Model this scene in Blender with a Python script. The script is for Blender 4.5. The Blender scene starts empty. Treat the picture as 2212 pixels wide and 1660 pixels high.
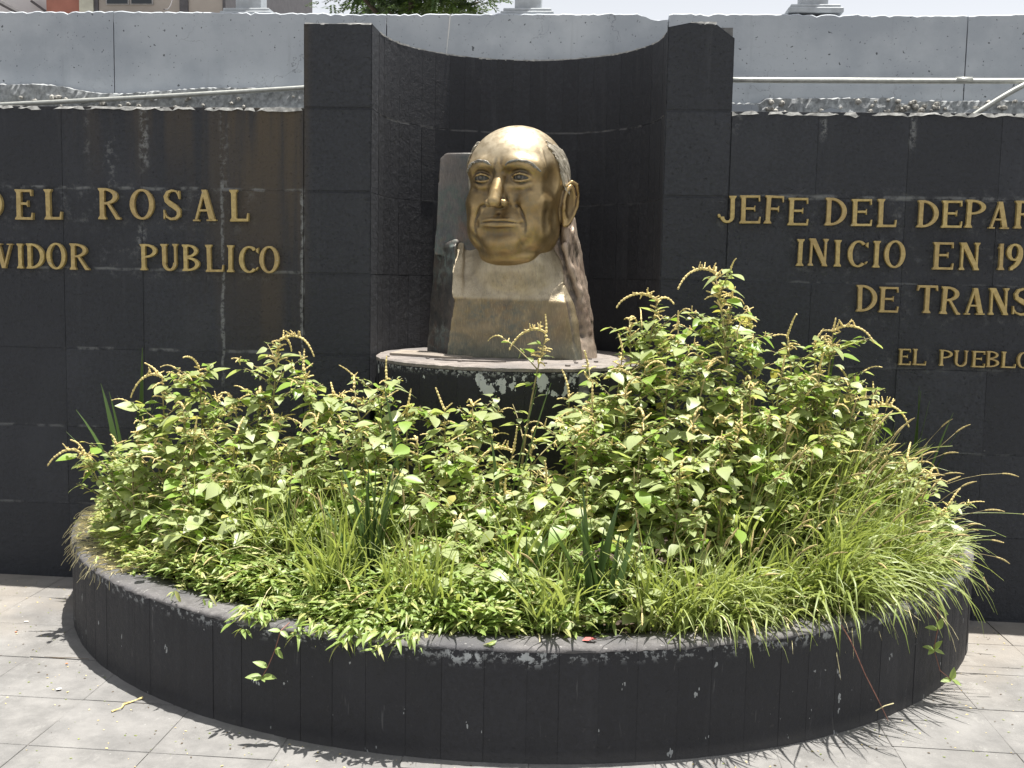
import bpy, bmesh, math, random
import numpy as np
from mathutils import Vector, Matrix
C = bpy.context.scene
rng = np.random.default_rng(11)
random.seed(5)
PI = math.pi

# ------------------------------------------------------------------ camera
cam_d = bpy.data.cameras.new('camera')
cam = bpy.data.objects.new('camera', cam_d)
C.collection.objects.link(cam)
C.camera = cam
YAW, PITCH, ROLL = 0.0784, 0.0990, 0.0195
F_ = np.array([-math.sin(YAW) * math.cos(PITCH), math.cos(YAW) * math.cos(PITCH), -math.sin(PITCH)])
R_ = np.array([math.cos(YAW), math.sin(YAW), 0.0])
U_ = np.cross(R_, F_)
R2 = math.cos(ROLL) * R_ + math.sin(ROLL) * U_
U2 = -math.sin(ROLL) * R_ + math.cos(ROLL) * U_
m = Matrix(((R2[0], U2[0], -F_[0], 0.4029), (R2[1], U2[1], -F_[1], -5.3085), (R2[2], U2[2], -F_[2], 1.6076), (0, 0, 0, 1)))
cam.matrix_world = m
cam_d.sensor_width = 36.0
cam_d.lens = 2354.4 / 2212.0 * 36.0
cam_d.clip_start = 0.05
cam_d.clip_end = 2000.0

# ------------------------------------------------------------------ light
SUN = Vector((0.10, 0.083, 1.0)).normalized()        # towards the sun
elev = math.asin(SUN.z)
world = bpy.data.worlds.new('World')
C.world = world
world.use_nodes = True
wn = world.node_tree
for n in list(wn.nodes): wn.nodes.remove(n)
sky = wn.nodes.new('ShaderNodeTexSky')
sky.sky_type = 'NISHITA'
sky.sun_disc = False
sky.sun_elevation = elev
sky.sun_rotation = math.atan2(SUN.x, SUN.y)
sky.altitude = 2200
sky.air_density = 1.0
sky.dust_density = 10.0
sky.ozone_density = 1.0
bg = wn.nodes.new('ShaderNodeBackground')
bg.inputs['Strength'].default_value = 0.15
wo = wn.nodes.new('ShaderNodeOutputWorld')
bw = wn.nodes.new('ShaderNodeRGBToBW'); hz = wn.nodes.new('ShaderNodeMix'); hz.data_type = 'RGBA'
hz.inputs['Factor'].default_value = 0.88          # milky, hazy daylight: most of the blue is washed out
cb = wn.nodes.new('ShaderNodeCombineColor')
wn.links.new(sky.outputs[0], bw.inputs[0])
for k in range(3): wn.links.new(bw.outputs[0], cb.inputs[k])
wn.links.new(sky.outputs[0], hz.inputs[6]); wn.links.new(cb.outputs[0], hz.inputs[7])
wn.links.new(hz.outputs[2], bg.inputs[0])
wn.links.new(bg.outputs[0], wo.inputs[0])
sl = bpy.data.lights.new('sun', 'SUN')
sl.energy = 4.9
sl.angle = math.radians(0.6)
sl.color = (1.0, 0.955, 0.89)
sun = bpy.data.objects.new('sun', sl)
sun.rotation_euler = (-SUN).to_track_quat('-Z', 'Y').to_euler()
sun.location = (2, 2, 9)
C.collection.objects.link(sun)
C.view_settings.view_transform = 'Standard'
C.view_settings.look = 'None'
C.view_settings.gamma = 1.0
C.view_settings.use_curve_mapping = False
C.view_settings.exposure = 1.0
C.render.resolution_x = 1024
C.render.resolution_y = 768

# ------------------------------------------------------------------ helpers
def link(o, parent=None):
    C.collection.objects.link(o)
    if parent is not None:
        o.parent = parent
    return o

def mesh_of(name, verts, faces, mat=None, smooth=False):
    me = bpy.data.meshes.new(name)
    v = np.asarray(verts, dtype=np.float32).reshape(-1, 3)
    if isinstance(faces, np.ndarray):
        n, k = faces.shape
        me.vertices.add(len(v)); me.vertices.foreach_set('co', v.ravel())
        me.loops.add(n * k); me.loops.foreach_set('vertex_index', faces.astype(np.int32).ravel())
        me.polygons.add(n); me.polygons.foreach_set('loop_start', np.arange(0, n * k, k, dtype=np.int32))
        me.update(calc_edges=True); me.validate()
    else:
        me.from_pydata([tuple(map(float, a)) for a in v], [], [tuple(int(i) for i in f) for f in faces])
        me.update()
    if smooth:
        me.polygons.foreach_set('use_smooth', [True] * len(me.polygons))
    if mat is not None:
        for mm in (mat if isinstance(mat, (list, tuple)) else [mat]):
            me.materials.append(mm)
    return me

def obj(name, me, parent=None, loc=(0, 0, 0), rot=(0, 0, 0), scale=None):
    o = bpy.data.objects.new(name, me)
    o.location = loc
    o.rotation_euler = rot
    if scale is not None: o.scale = scale
    return link(o, parent)

def empty(name, loc=(0, 0, 0), rz=0.0):
    o = bpy.data.objects.new(name, None)
    o.empty_display_size = 0.1
    o.location = loc
    o.rotation_euler = (0, 0, rz)
    return link(o)

def tag(o, label=None, cat=None, group=None, kind=None):
    if label: o['label'] = label
    if cat: o['category'] = cat
    if group: o['group'] = group
    if kind: o['kind'] = kind
    return o

def from_bm(name, bm, mat=None, smooth=False):
    me = bpy.data.meshes.new(name)
    bm.normal_update()
    bm.to_mesh(me); bm.free()
    if smooth:
        me.polygons.foreach_set('use_smooth', [True] * len(me.polygons))
    if mat is not None:
        for mm in (mat if isinstance(mat, (list, tuple)) else [mat]):
            me.materials.append(mm)
    return me

def bm_box(bm, x0, x1, y0, y1, z0, z1, bev=0.0):
    r = bmesh.ops.create_cube(bm, size=1.0)
    vs = r['verts']
    for v in vs:
        v.co = Vector(((x0 + x1) / 2 + v.co.x * (x1 - x0), (y0 + y1) / 2 + v.co.y * (y1 - y0), (z0 + z1) / 2 + v.co.z * (z1 - z0)))
    if bev > 0:
        es = list({e for v in vs for e in v.link_edges})
        bmesh.ops.bevel(bm, geom=es, offset=bev, segments=1, affect='EDGES', profile=0.5)
    return vs

def box_mesh(name, x0, x1, y0, y1, z0, z1, mat, bev=0.0):
    bm = bmesh.new(); bm_box(bm, x0, x1, y0, y1, z0, z1, bev)
    return from_bm(name, bm, mat)

def tube(pts, rad, sides=6, cap=True):
    """tube along a polyline; returns verts, faces (quads/tris)"""
    pts = np.asarray(pts, float); n = len(pts)
    rad = np.broadcast_to(np.asarray(rad, float), (n,))
    t = np.gradient(pts, axis=0)
    t /= np.linalg.norm(t, axis=1)[:, None] + 1e-9
    ref = np.array([0, 0, 1.0]) if abs(t[0][2]) < 0.8 else np.array([1.0, 0, 0])
    a = np.cross(t[0], ref); a /= np.linalg.norm(a)
    vs = []
    for i in range(n):
        a = a - t[i] * (a @ t[i]); a /= np.linalg.norm(a) + 1e-9
        b = np.cross(t[i], a)
        for k in range(sides):
            ph = 2 * PI * k / sides
            vs.append(pts[i] + rad[i] * (math.cos(ph) * a + math.sin(ph) * b))
    fs = []
    for i in range(n - 1):
        for k in range(sides):
            k2 = (k + 1) % sides
            fs.append((i * sides + k, i * sides + k2, (i + 1) * sides + k2, (i + 1) * sides + k))
    if cap:
        fs.append(tuple(range(sides))[::-1]); fs.append(tuple((n - 1) * sides + k for k in range(sides)))
    return np.array(vs), fs

class MB:
    """collects verts and faces for one mesh"""
    def __init__(s): s.v = []; s.f = []; s.n = 0; s.m = []
    def add(s, v, f, mi=0):
        s.v.append(np.asarray(v, float).reshape(-1, 3))
        s.f += [tuple(int(i) + s.n for i in q) for q in f]
        s.m += [mi] * len(f)
        s.n += len(s.v[-1])
    def mesh(s, name, mat, smooth=False):
        me = bpy.data.meshes.new(name)
        me.from_pydata(np.concatenate(s.v).tolist(), [], s.f)
        me.update()
        for mm in (mat if isinstance(mat, (list, tuple)) else [mat]): me.materials.append(mm)
        me.polygons.foreach_set('material_index', s.m)
        if smooth: me.polygons.foreach_set('use_smooth', [True] * len(me.polygons))
        return me

# ------------------------------------------------------------------ node helpers
class NT:
    def __init__(s, name):
        s.mat = bpy.data.materials.new(name)
        s.mat.use_nodes = True
        s.t = s.mat.node_tree
        for n in list(s.t.nodes): s.t.nodes.remove(n)
        s.out = s.t.nodes.new('ShaderNodeOutputMaterial')
        s.b = s.t.nodes.new('ShaderNodeBsdfPrincipled')
        s.t.links.new(s.b.outputs[0], s.out.inputs[0])
        s._pos = None
    def n(s, typ, **kw):
        x = s.t.nodes.new(typ)
        for k, v in kw.items(): setattr(x, k, v)
        return x
    def l(s, a, b): s.t.links.new(a, b)
    def setin(s, sock, v):
        if hasattr(v, 'is_output') or isinstance(v, bpy.types.NodeSocket): s.l(v, sock)
        elif isinstance(v, (tuple, list)) and len(v) == 3 and sock.type == 'RGBA': sock.default_value = (*v, 1)
        else: sock.default_value = v
    def pos(s):
        if s._pos is None: s._pos = s.n('ShaderNodeNewGeometry').outputs['Position']
        return s._pos
    def objc(s): return s.n('ShaderNodeTexCoord').outputs['Object']
    def rnd(s): return s.n('ShaderNodeObjectInfo').outputs['Random']
    def math(s, op, a, b=0.0, c=0.0, clamp=False):
        x = s.n('ShaderNodeMath', operation=op, use_clamp=clamp)
        s.setin(x.inputs[0], a); s.setin(x.inputs[1], b); s.setin(x.inputs[2], c)
        return x.outputs[0]
    def noise(s, scale, detail=4, rough=0.55, vec=None, dist=0.0):
        x = s.n('ShaderNodeTexNoise')
        x.inputs['Scale'].default_value = scale; x.inputs['Detail'].default_value = detail
        x.inputs['Roughness'].default_value = rough; x.inputs['Distortion'].default_value = dist
        s.l(vec if vec is not None else s.pos(), x.inputs['Vector'])
        return x.outputs['Fac']
    def scaled(s, v, sc, off=(0, 0, 0)):
        x = s.n('ShaderNodeMapping')
        x.inputs['Scale'].default_value = sc; x.inputs['Location'].default_value = off
        s.l(v, x.inputs['Vector']); return x.outputs[0]
    def ramp(s, f, a, b, v0=0.0, v1=1.0, smooth=True):
        x = s.n('ShaderNodeMapRange', interpolation_type='SMOOTHSTEP' if smooth else 'LINEAR')
        s.setin(x.inputs['Value'], f)
        x.inputs['From Min'].default_value = a; x.inputs['From Max'].default_value = b
        x.inputs['To Min'].default_value = v0; x.inputs['To Max'].default_value = v1
        return x.outputs[0]
    def mix(s, f, a, b, mode='MIX'):
        x = s.n('ShaderNodeMix', data_type='RGBA', blend_type=mode)
        s.setin(x.inputs['Factor'], f); s.setin(x.inputs[6], a); s.setin(x.inputs[7], b)
        return x.outputs[2]
    def xyz(s, v=None):
        x = s.n('ShaderNodeSeparateXYZ'); s.l(v if v is not None else s.pos(), x.inputs[0]); return x.outputs
    def bump(s, h, strength=0.5, dist=0.01, nrm=None):
        x = s.n('ShaderNodeBump'); x.inputs['Strength'].default_value = strength; x.inputs['Distance'].default_value = dist
        s.l(h, x.inputs['Height'])
        if nrm is not None: s.l(nrm, x.inputs['Normal'])
        return x.outputs[0]
    def box(s, x0, x1, z0, z1, soft=0.02):
        """soft box mask in world x and z"""
        X, Y, Z = s.xyz()
        m = s.math('MULTIPLY', s.ramp(X, x0 - soft, x0 + soft), s.ramp(X, x1 + soft, x1 - soft))
        k = s.math('MULTIPLY', s.ramp(Z, z0 - soft, z0 + soft), s.ramp(Z, z1 + soft, z1 - soft))
        return s.math('MULTIPLY', m, k)
    def fin(s, color=None, rough=None, normal=None, metal=None, spec=None):
        if color is not None: s.setin(s.b.inputs['Base Color'], color)
        if rough is not None: s.setin(s.b.inputs['Roughness'], rough)
        if normal is not None: s.l(normal, s.b.inputs['Normal'])
        if metal is not None: s.setin(s.b.inputs['Metallic'], metal)
        if spec is not None: s.b.inputs['Specular IOR Level'].default_value = spec
        return s.mat

def simple_mat(name, col, rough=0.7, metal=0.0, var=0.15, scale=12.0, bump=0.2):
    t = NT(name)
    n = t.noise(scale, 5)
    c2 = tuple(min(1, c * (1 + var)) for c in col); c1 = tuple(c * (1 - var) for c in col)
    return t.fin(t.mix(t.ramp(n, 0.3, 0.7), c1, c2), rough, t.bump(n, bump, 0.004), metal)
LETTERS_L = [('D', -2.678, -2.584, 1.84, 1.987), ('E', -2.52, -2.427, 1.839, 1.989), ('L', -2.367, -2.281, 1.841, 1.991), ('R', -2.09, -1.98, 1.847, 2.001), ('O', -1.928, -1.805, 1.848, 1.999), ('S', -1.757, -1.666, 1.847, 1.999), ('A', -1.606, -1.488, 1.845, 1.998), ('L', -1.42, -1.329, 1.846, 2.001), ('V', -2.632, -2.538, 1.596, 1.719), ('I', -2.516, -2.482, 1.596, 1.72), ('D', -2.467, -2.373, 1.596, 1.722), ('O', -2.362, -2.262, 1.594, 1.727), ('R', -2.242, -2.145, 1.595, 1.726), ('P', -1.878, -1.789, 1.599, 1.729), ('U', -1.772, -1.683, 1.597, 1.731), ('B', -1.663, -1.575, 1.599, 1.73), ('L', -1.544, -1.456, 1.597, 1.731), ('I', -1.437, -1.402, 1.598, 1.731), ('C', -1.376, -1.277, 1.595, 1.728), ('O', -1.274, -1.175, 1.597, 1.731)]
LETTERS_R = [('J', 0.951, 1.037, 1.876, 2.004), ('E', 1.054, 1.152, 1.875, 2.007), ('F', 1.168, 1.256, 1.877, 2.009), ('E', 1.278, 1.374, 1.87, 1.999), ('D', 1.45, 1.55, 1.872, 2.002), ('E', 1.572, 1.668, 1.871, 1.997), ('L', 1.691, 1.778, 1.868, 1.999), ('D', 1.874, 1.971, 1.87, 1.996), ('E', 1.985, 2.079, 1.87, 1.996), ('P', 2.091, 2.184, 1.872, 2.002), ('A', 2.2, 2.292, 1.87, 1.995), ('R', 2.315, 2.413, 1.872, 2.0), ('I', 1.328, 1.359, 1.68, 1.807), ('N', 1.379, 1.473, 1.682, 1.811), ('I', 1.503, 1.535, 1.68, 1.805), ('C', 1.564, 1.657, 1.679, 1.805), ('I', 1.682, 1.713, 1.679, 1.804), ('O', 1.733, 1.83, 1.678, 1.808), ('E', 1.956, 2.051, 1.675, 1.803), ('N', 2.075, 2.17, 1.675, 1.803), ('1', 2.254, 2.276, 1.678, 1.801), ('9', 2.289, 2.363, 1.677, 1.802), ('D', 1.616, 1.712, 1.47, 1.596), ('E', 1.72, 1.81, 1.469, 1.59), ('T', 1.893, 1.989, 1.47, 1.601), ('R', 2.001, 2.091, 1.468, 1.598), ('A', 2.113, 2.206, 1.467, 1.592), ('N', 2.222, 2.315, 1.468, 1.594), ('S', 2.33, 2.426, 1.468, 1.598), ('E', 1.825, 1.881, 1.222, 1.299), ('L', 1.89, 1.95, 1.223, 1.3), ('P', 2.013, 2.073, 1.223, 1.299), ('U', 2.08, 2.143, 1.221, 1.298), ('E', 2.162, 2.222, 1.22, 1.297), ('B', 2.228, 2.287, 1.222, 1.298), ('L', 2.297, 2.361, 1.221, 1.297), ('O', 2.369, 2.43, 1.22, 1.297)]
TIPS = [(-1.823, -0.75, 0.786, 2), (-1.732, -0.65, 0.825, 1), (-1.559, -0.8, 0.914, 1), (-1.474, -0.75, 1.142, 3), (-1.309, -0.75, 1.187, 3), (-1.324, -0.9, 1.033, 1), (-1.15, -0.8, 1.066, 2), (-1.044, -0.75, 1.084, 1), (-0.952, -0.75, 1.315, 4), (-0.838, -0.8, 1.193, 2), (-0.721, -0.75, 1.093, 3), (-0.608, -0.85, 1.126, 1), (-0.491, -0.75, 1.159, 3), (-0.382, -0.85, 1.055, 3), (-0.234, -0.8, 1.043, 2), (-0.123, -0.75, 1.11, 3), (0.075, -1.0, 1.002, 3), (0.016, -1.05, 0.942, 1), (0.183, -0.72, 1.37, 5), (0.287, -0.75, 1.141, 2), (0.148, -1.0, 1.06, 3), (0.363, -0.8, 1.244, 2), (0.531, -0.7, 1.436, 3), (0.644, -0.7, 1.516, 2), (0.504, -0.8, 1.305, 2), (0.727, -0.8, 1.425, 2), (0.874, -0.75, 1.635, 7), (0.944, -0.75, 1.542, 4), (1.03, -0.7, 1.447, 3), (1.185, -0.7, 1.373, 2), (1.299, -0.7, 1.357, 2), (1.382, -0.65, 1.404, 3), (1.313, -0.75, 1.246, 1), (1.46, -0.65, 1.182, 2), (1.572, -0.6, 1.082, 3), (1.511, -0.6, 0.961, 2), (1.65, -0.6, 0.875, 1), (1.714, -0.65, 0.876, 4), (1.827, -0.6, 0.811, 4), (1.911, -0.6, 0.674, 2), (1.146, -0.85, 1.25, 1), (1.005, -0.95, 1.218, 2), (0.84, -0.95, 1.269, 1), (0.68, -0.9, 1.242, 2), (0.515, -0.95, 1.149, 2), (0.335, -1.05, 1.008, 2), (0.386, -0.95, 1.108, 1), (0.585, -1.1, 1.076, 1), (0.779, -1.1, 1.082, 2), (0.957, -1.1, 1.052, 2), (1.156, -0.95, 1.074, 1), (1.323, -0.85, 1.01, 2), (-1.708, -0.75, 0.739, 0), (-1.456, -0.9, 0.853, 0), (-1.256, -0.95, 0.925, 1), (-1.079, -0.95, 0.931, 1), (-0.923, -0.95, 1.013, 1), (-0.748, -0.95, 1.018, 1), (-0.62, -1.0, 0.99, 1), (-0.469, -1.0, 1.014, 0), (-0.308, -1.05, 0.951, 1), (-0.159, -1.05, 0.937, 0), (-1.497, -0.95, 0.683, 0), (-1.239, -1.1, 0.778, 0), (-1.067, -1.1, 0.784, 1), (-0.896, -1.1, 0.846, 0), (-0.751, -1.15, 0.841, 0), (-0.547, -1.15, 0.848, 0), (-0.372, -1.2, 0.844, 0), (-0.209, -1.2, 0.796, 0), (-0.066, -1.2, 0.801, 0), (0.06, -1.2, 0.787, 1), (0.219, -1.2, 0.846, 1), (0.376, -1.2, 0.888, 0), (0.551, -1.2, 0.893, 0), (0.721, -1.25, 0.908, 1), (0.88, -1.2, 0.922, 0), (-0.105, -1.3, 0.677, 1), (0.04, -1.35, 0.676, 0), (0.178, -1.35, 0.682, 0), (-0.202, -1.35, 0.632, 0), (0.314, -1.35, 0.721, 0), (-0.632, -1.25, 0.682, 0), (-0.829, -1.2, 0.701, 0), (-1.015, -1.2, 0.657, 0), (-1.241, -1.1, 0.627, 0), (-0.032, -1.45, 0.559, 0), (0.123, -1.5, 0.562, 0), (0.257, -1.5, 0.517, 0), (0.568, -1.45, 0.652, 0), (0.584, -1.55, 0.528, 0), (-0.244, -1.4, 0.485, 0), (0.263, -1.6, 0.446, 0), (0.014, -1.55, 0.454, 0)]
PIPE_L = (2.538, 2.682); PIPE_R = (2.7166, 2.7265); HOSE = ((2.40, 2.52), (2.95, 2.81))
# ================================================================== materials of the masonry
def stone_material(name, base, kind):
    t = NT(name)
    P = t.pos(); X, Y, Z = t.xyz()
    rnd = t.rnd()
    grain = t.noise(55, 6, 0.65)
    big = t.noise(2.3, 4, 0.6)
    col = t.mix(t.ramp(grain, 0.36, 0.66), tuple(c * 0.76 for c in base), tuple(c * 1.22 for c in base))
    pit = t.ramp(t.noise(34, 5, 0.75, t.scaled(P, (1.0, 1.0, 1.7))), 0.60, 0.70)
    col = t.mix(t.math('MULTIPLY', pit, 0.25), col, tuple(c * 2.3 for c in base))
    col = t.mix(t.math('MULTIPLY', t.ramp(t.noise(48, 3, 0.6), 0.68, 0.74), 0.6), col, tuple(c * 0.35 for c in base))
    col = t.mix(t.math('MULTIPLY', t.ramp(big, 0.45, 0.75), 0.35), col, tuple(c * 1.7 for c in base))
    # every piece slightly its own tone
    col = t.mix(t.math('MULTIPLY', rnd, 0.42), col, tuple(c * 0.55 for c in base))
    # faint vertical run marks
    runs = t.noise(1.0, 5, 0.6, t.scaled(P, (16, 16, 0.9)))
    run_m = t.math('MULTIPLY', t.ramp(runs, 0.56, 0.75), t.ramp(Z, 0.9, 2.6, 0.15, 0.55))
    col = t.mix(t.math('MULTIPLY', run_m, 0.40), col, (0.10, 0.103, 0.11))
    if kind == 'wall':
        # rusty brown water stains falling from the top of the wing
        rn = t.noise(1.0, 4, 0.6, t.scaled(P, (7, 7, 0.35)))
        bz = t.math('MULTIPLY', t.ramp(X, -1.75, -1.3), t.ramp(X, -1.0, -1.1))
        bz = t.math('MULTIPLY', bz, t.ramp(Z, 1.1, 2.4, 0.05, 1.0, False))
        band = t.math('MULTIPLY', bz, t.ramp(rn, 0.40, 0.60))
        b2 = t.math('MULTIPLY', t.math('MULTIPLY', t.ramp(X, -1.32, -1.25), t.ramp(X, -1.12, -1.2)), t.ramp(Z, 0.95, 1.5))
        band = t.math('MAXIMUM', band, t.math('MULTIPLY', b2, 0.6))
        wide = t.math('MULTIPLY', t.math('MULTIPLY', t.ramp(X, -2.4, -1.9), t.ramp(X, -1.0, -1.06)), t.ramp(Z, 1.9, 2.4))
        band = t.math('MAXIMUM', band, t.math('MULTIPLY', t.math('MULTIPLY', wide, t.ramp(rn, 0.45, 0.6)), 0.5))
        col = t.mix(t.math('MULTIPLY', band, 0.75), col, (0.100, 0.076, 0.048))
        # white lime scum: along some joints, below the coping, round the letters
        n2 = t.noise(30, 5, 0.7); n3 = t.noise(8, 4, 0.6)
        def streak(x, z0, z1, w, amt=1.0, brk=0.5):
            wob = t.math('MULTIPLY', t.math('SUBTRACT', t.noise(9, 3), 0.5), 0.05)
            d = t.math('ABSOLUTE', t.math('SUBTRACT', t.math('ADD', X, wob), x))
            m_ = t.math('MULTIPLY', t.ramp(d, w, w * 0.2), t.math('MULTIPLY', t.ramp(Z, z0 - 0.05, z0 + 0.05), t.ramp(Z, z1 + 0.03, z1 - 0.03)))
            return t.math('MULTIPLY', t.math('MULTIPLY', m_, t.ramp(n2, brk - 0.02, brk + 0.12)), amt)
        lime = streak(-1.466, 1.05, 2.05, 0.012, 1.0, 0.42)
        for a in ((-1.062, 1.02, 2.0, 0.012, 1.0, 0.42), (-1.455, 2.0, 2.4, 0.03, 0.5, 0.5), (-1.86, 2.1, 2.4, 0.035, 0.9, 0.48), (-1.88, 1.62, 1.83, 0.03, 0.8, 0.48),
                  (-2.03, 1.95, 2.25, 0.045, 0.5, 0.5), (-2.15, 2.1, 2.38, 0.02, 0.35, 0.5), (1.43, 2.28, 2.39, 0.022, 0.8, 0.46), (1.84, 2.24, 2.39, 0.022, 0.8, 0.46), (1.02, 2.3, 2.4, 0.03, 0.5, 0.5)):
            lime = t.math('MAXIMUM', lime, streak(*a))
        def hline(z, x0, x1, w, amt, brk=0.46):
            wob = t.math('MULTIPLY', t.math('SUBTRACT', t.noise(7, 3), 0.5), 0.02)
            d = t.math('ABSOLUTE', t.math('SUBTRACT', t.math('ADD', Z, wob), z))
            m_ = t.math('MULTIPLY', t.ramp(d, w, w * 0.2), t.math('MULTIPLY', t.ramp(X, x0 - 0.05, x0 + 0.05), t.ramp(X, x1 + 0.03, x1 - 0.03)))
            return t.math('MULTIPLY', t.math('MULTIPLY', m_, t.ramp(n3, brk, brk + 0.12)), amt)
        for a in ((2.003, -3, -1.06, 0.012, 0.8), (1.603, -2.5, -1.06, 0.011, 0.7), (1.203, -2.3, -1.06, 0.012, 0.7, 0.5), (0.803, -3, -2.0, 0.01, 0.5), (0.403, -3, -1.9, 0.01, 0.45, 0.5),
                  (2.004, 1.05, 2.5, 0.016, 0.8, 0.44), (1.603, 1.3, 2.5, 0.008, 0.4), (1.203, 1.3, 2.5, 0.008, 0.3), (0.803, 1.6, 2.6, 0.008, 0.35)):
            lime = t.math('MAXIMUM', lime, hline(*a))
        halo = None
        for (x0, x1, z0, z1) in ((-2.75, -1.3, 1.80, 2.02), (-2.65, -1.2, 1.56, 1.74), (0.93, 2.5, 1.85, 2.04), (1.3, 2.5, 1.64, 1.82), (1.55, 2.5, 1.42, 1.58), (1.75, 2.5, 1.19, 1.30)):
            h_ = t.box(x0, x1, z0, z1, 0.04)
            halo = h_ if halo is None else t.math('MAXIMUM', halo, h_)
        n4 = t.noise(17, 6, 0.75)
        hm = t.math('MULTIPLY', halo, t.math('MULTIPLY', t.ramp(n4, 0.50, 0.72), 0.45))
        lime = t.math('MAXIMUM', lime, hm)
        # knocks and scratches
        vk = t.noise(42, 2, 0.5)
        lime = t.math('MAXIMUM', lime, t.math('MULTIPLY', t.ramp(vk, 0.77, 0.80), 0.6))
        col = t.mix(t.math('MULTIPLY', lime, 0.72), col, (0.24, 0.25, 0.25))
    if kind == 'curb':
        # chipped paint: many near the foot, few above
        n2 = t.noise(60, 4, 0.7); n5 = t.noise(26, 3, 0.6, t.scaled(P, (1, 1, 0.45)))
        foot = t.ramp(Z, 0.45, 0.0, 0.0, 1.0, False)
        chips = t.math('GREATER_THAN', t.math('ADD', n5, t.math('MULTIPLY', foot, 0.055)), 0.735)
        scuffs = t.math('MULTIPLY', t.ramp(n2, 0.6, 0.75), t.math('MULTIPLY', foot, 0.35))
        col = t.mix(scuffs, col, (0.11, 0.105, 0.10))
        col = t.mix(t.math('MULTIPLY', chips, 0.75), col, (0.38, 0.40, 0.40))
        # pale worn lip under the coping
        lip = t.ramp(Z, 0.33, 0.372)
        n6 = t.noise(38, 5, 0.7)
        lp = t.math('MULTIPLY', lip, t.ramp(n6, 0.52, 0.60))
        ctr = t.math('MULTIPLY', t.ramp(X, -0.20, 0.0), t.ramp(X, 0.42, 0.18))
        n7 = t.noise(15, 3, 0.6)
        lp2 = t.math('MULTIPLY', t.math('MULTIPLY', ctr, t.ramp(Z, 0.315, 0.36)), t.math('MULTIPLY', t.ramp(n6, 0.48, 0.53), t.ramp(n7, 0.50, 0.56)))
        scr = t.ramp(t.noise(1.0, 3, 0.6, t.scaled(P, (45, 45, 5))), 0.66, 0.74)
        col = t.mix(t.math('MULTIPLY', scr, 0.35), col, (0.13, 0.13, 0.13))
        col = t.mix(t.math('MAXIMUM', t.math('MULTIPLY', lp, 0.6), lp2), col, (0.40, 0.42, 0.42))
        col = t.mix(t.ramp(Z, 0.05, -0.02, 0, 0.35), col, (0.15, 0.145, 0.14))
    if kind == 'pedestal':
        n5 = t.noise(13, 5, 0.62, t.scaled(P, (1.0, 1.0, 0.8))); n6 = t.noise(50, 5, 0.7)
        cz = t.math('MULTIPLY', t.math('MULTIPLY', t.ramp(X, -0.30, -0.12), t.ramp(X, 0.42, 0.22)), t.math('MULTIPLY', t.ramp(Z, 1.06, 1.10), t.ramp(Z, 1.19, 1.165)))
        m1 = t.math('GREATER_THAN', t.math('ADD', n5, t.math('MULTIPLY', cz, 0.13)), 0.66)
        m1 = t.math('MULTIPLY', m1, t.ramp(Z, 0.95, 1.08))
        lip = t.math('MULTIPLY', t.ramp(Z, 1.15, 1.19), t.ramp(n6, 0.5, 0.56))
        spk = t.math('MULTIPLY', t.math('GREATER_THAN', n6, 0.70), t.ramp(Z, 0.8, 1.1))
        pm = t.math('MAXIMUM', t.math('MAXIMUM', m1, t.math('MULTIPLY', lip, 0.75)), t.math('MULTIPLY', spk, 0.6))
        col = t.mix(pm, col, (0.48, 0.50, 0.50))
        gs = t.math('MULTIPLY', t.math('MULTIPLY', t.ramp(X, 0.315, 0.33), t.ramp(X, 0.375, 0.36)), t.ramp(Z, 0.95, 1.1))
        col = t.mix(t.math('MULTIPLY', gs, 0.7), col, (0.22, 0.215, 0.21))
    if kind == 'niche':
        rn = t.noise(3.2, 6, 0.75)
        sc = t.math('MULTIPLY', t.ramp(rn, 0.55, 0.75), t.ramp(t.noise(40, 5, 0.7), 0.45, 0.7))
        col = t.mix(t.math('MULTIPLY', sc, 0.35), col, (0.15, 0.15, 0.155))
        n3 = t.noise(8, 4, 0.6)
        wob = t.math('MULTIPLY', t.math('SUBTRACT', t.noise(5, 3), 0.5), 0.015)
        for z_, amt in ((2.4, 0.40), (2.0, 0.14)):
            d = t.math('ABSOLUTE', t.math('SUBTRACT', t.math('ADD', Z, wob), z_))
            hm = t.math('MULTIPLY', t.math('MULTIPLY', t.ramp(d, 0.007, 0.002), t.ramp(n3, 0.40, 0.55)), amt)
            col = t.mix(hm, col, (0.28, 0.285, 0.29))
    pores = t.noise(90, 3, 0.6)
    hgt = t.math('ADD', t.math('MULTIPLY', t.noise(22, 6, 0.7), 1.0), t.math('MULTIPLY', t.ramp(pores, 0.62, 0.7), -0.35))
    nm = t.bump(hgt, 0.95 if kind in ('wall',) else 0.5, 0.014)
    return t.fin(col, t.ramp(grain, 0.3, 0.7, 0.62, 0.82), nm, 0.0, 0.35)

BASE = (0.040, 0.043, 0.051)
M_wall = stone_material('painted_lava_stone', (0.038, 0.041, 0.0485), 'wall')
M_niche = stone_material('painted_niche_stone', (0.034, 0.036, 0.042), 'niche')
M_curb = stone_material('painted_curb_stone', (0.027, 0.0275, 0.031), 'curb')
M_ped = stone_material('painted_pedestal_stone', (0.022, 0.0225, 0.027), 'pedestal')
M_core = simple_mat('dark_mortar', (0.034, 0.035, 0.038), 0.95)
M_lime = simple_mat('pale_lime_mortar', (0.36, 0.36, 0.345), 0.9, 0, 0.35, 35, 0.7)

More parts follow.
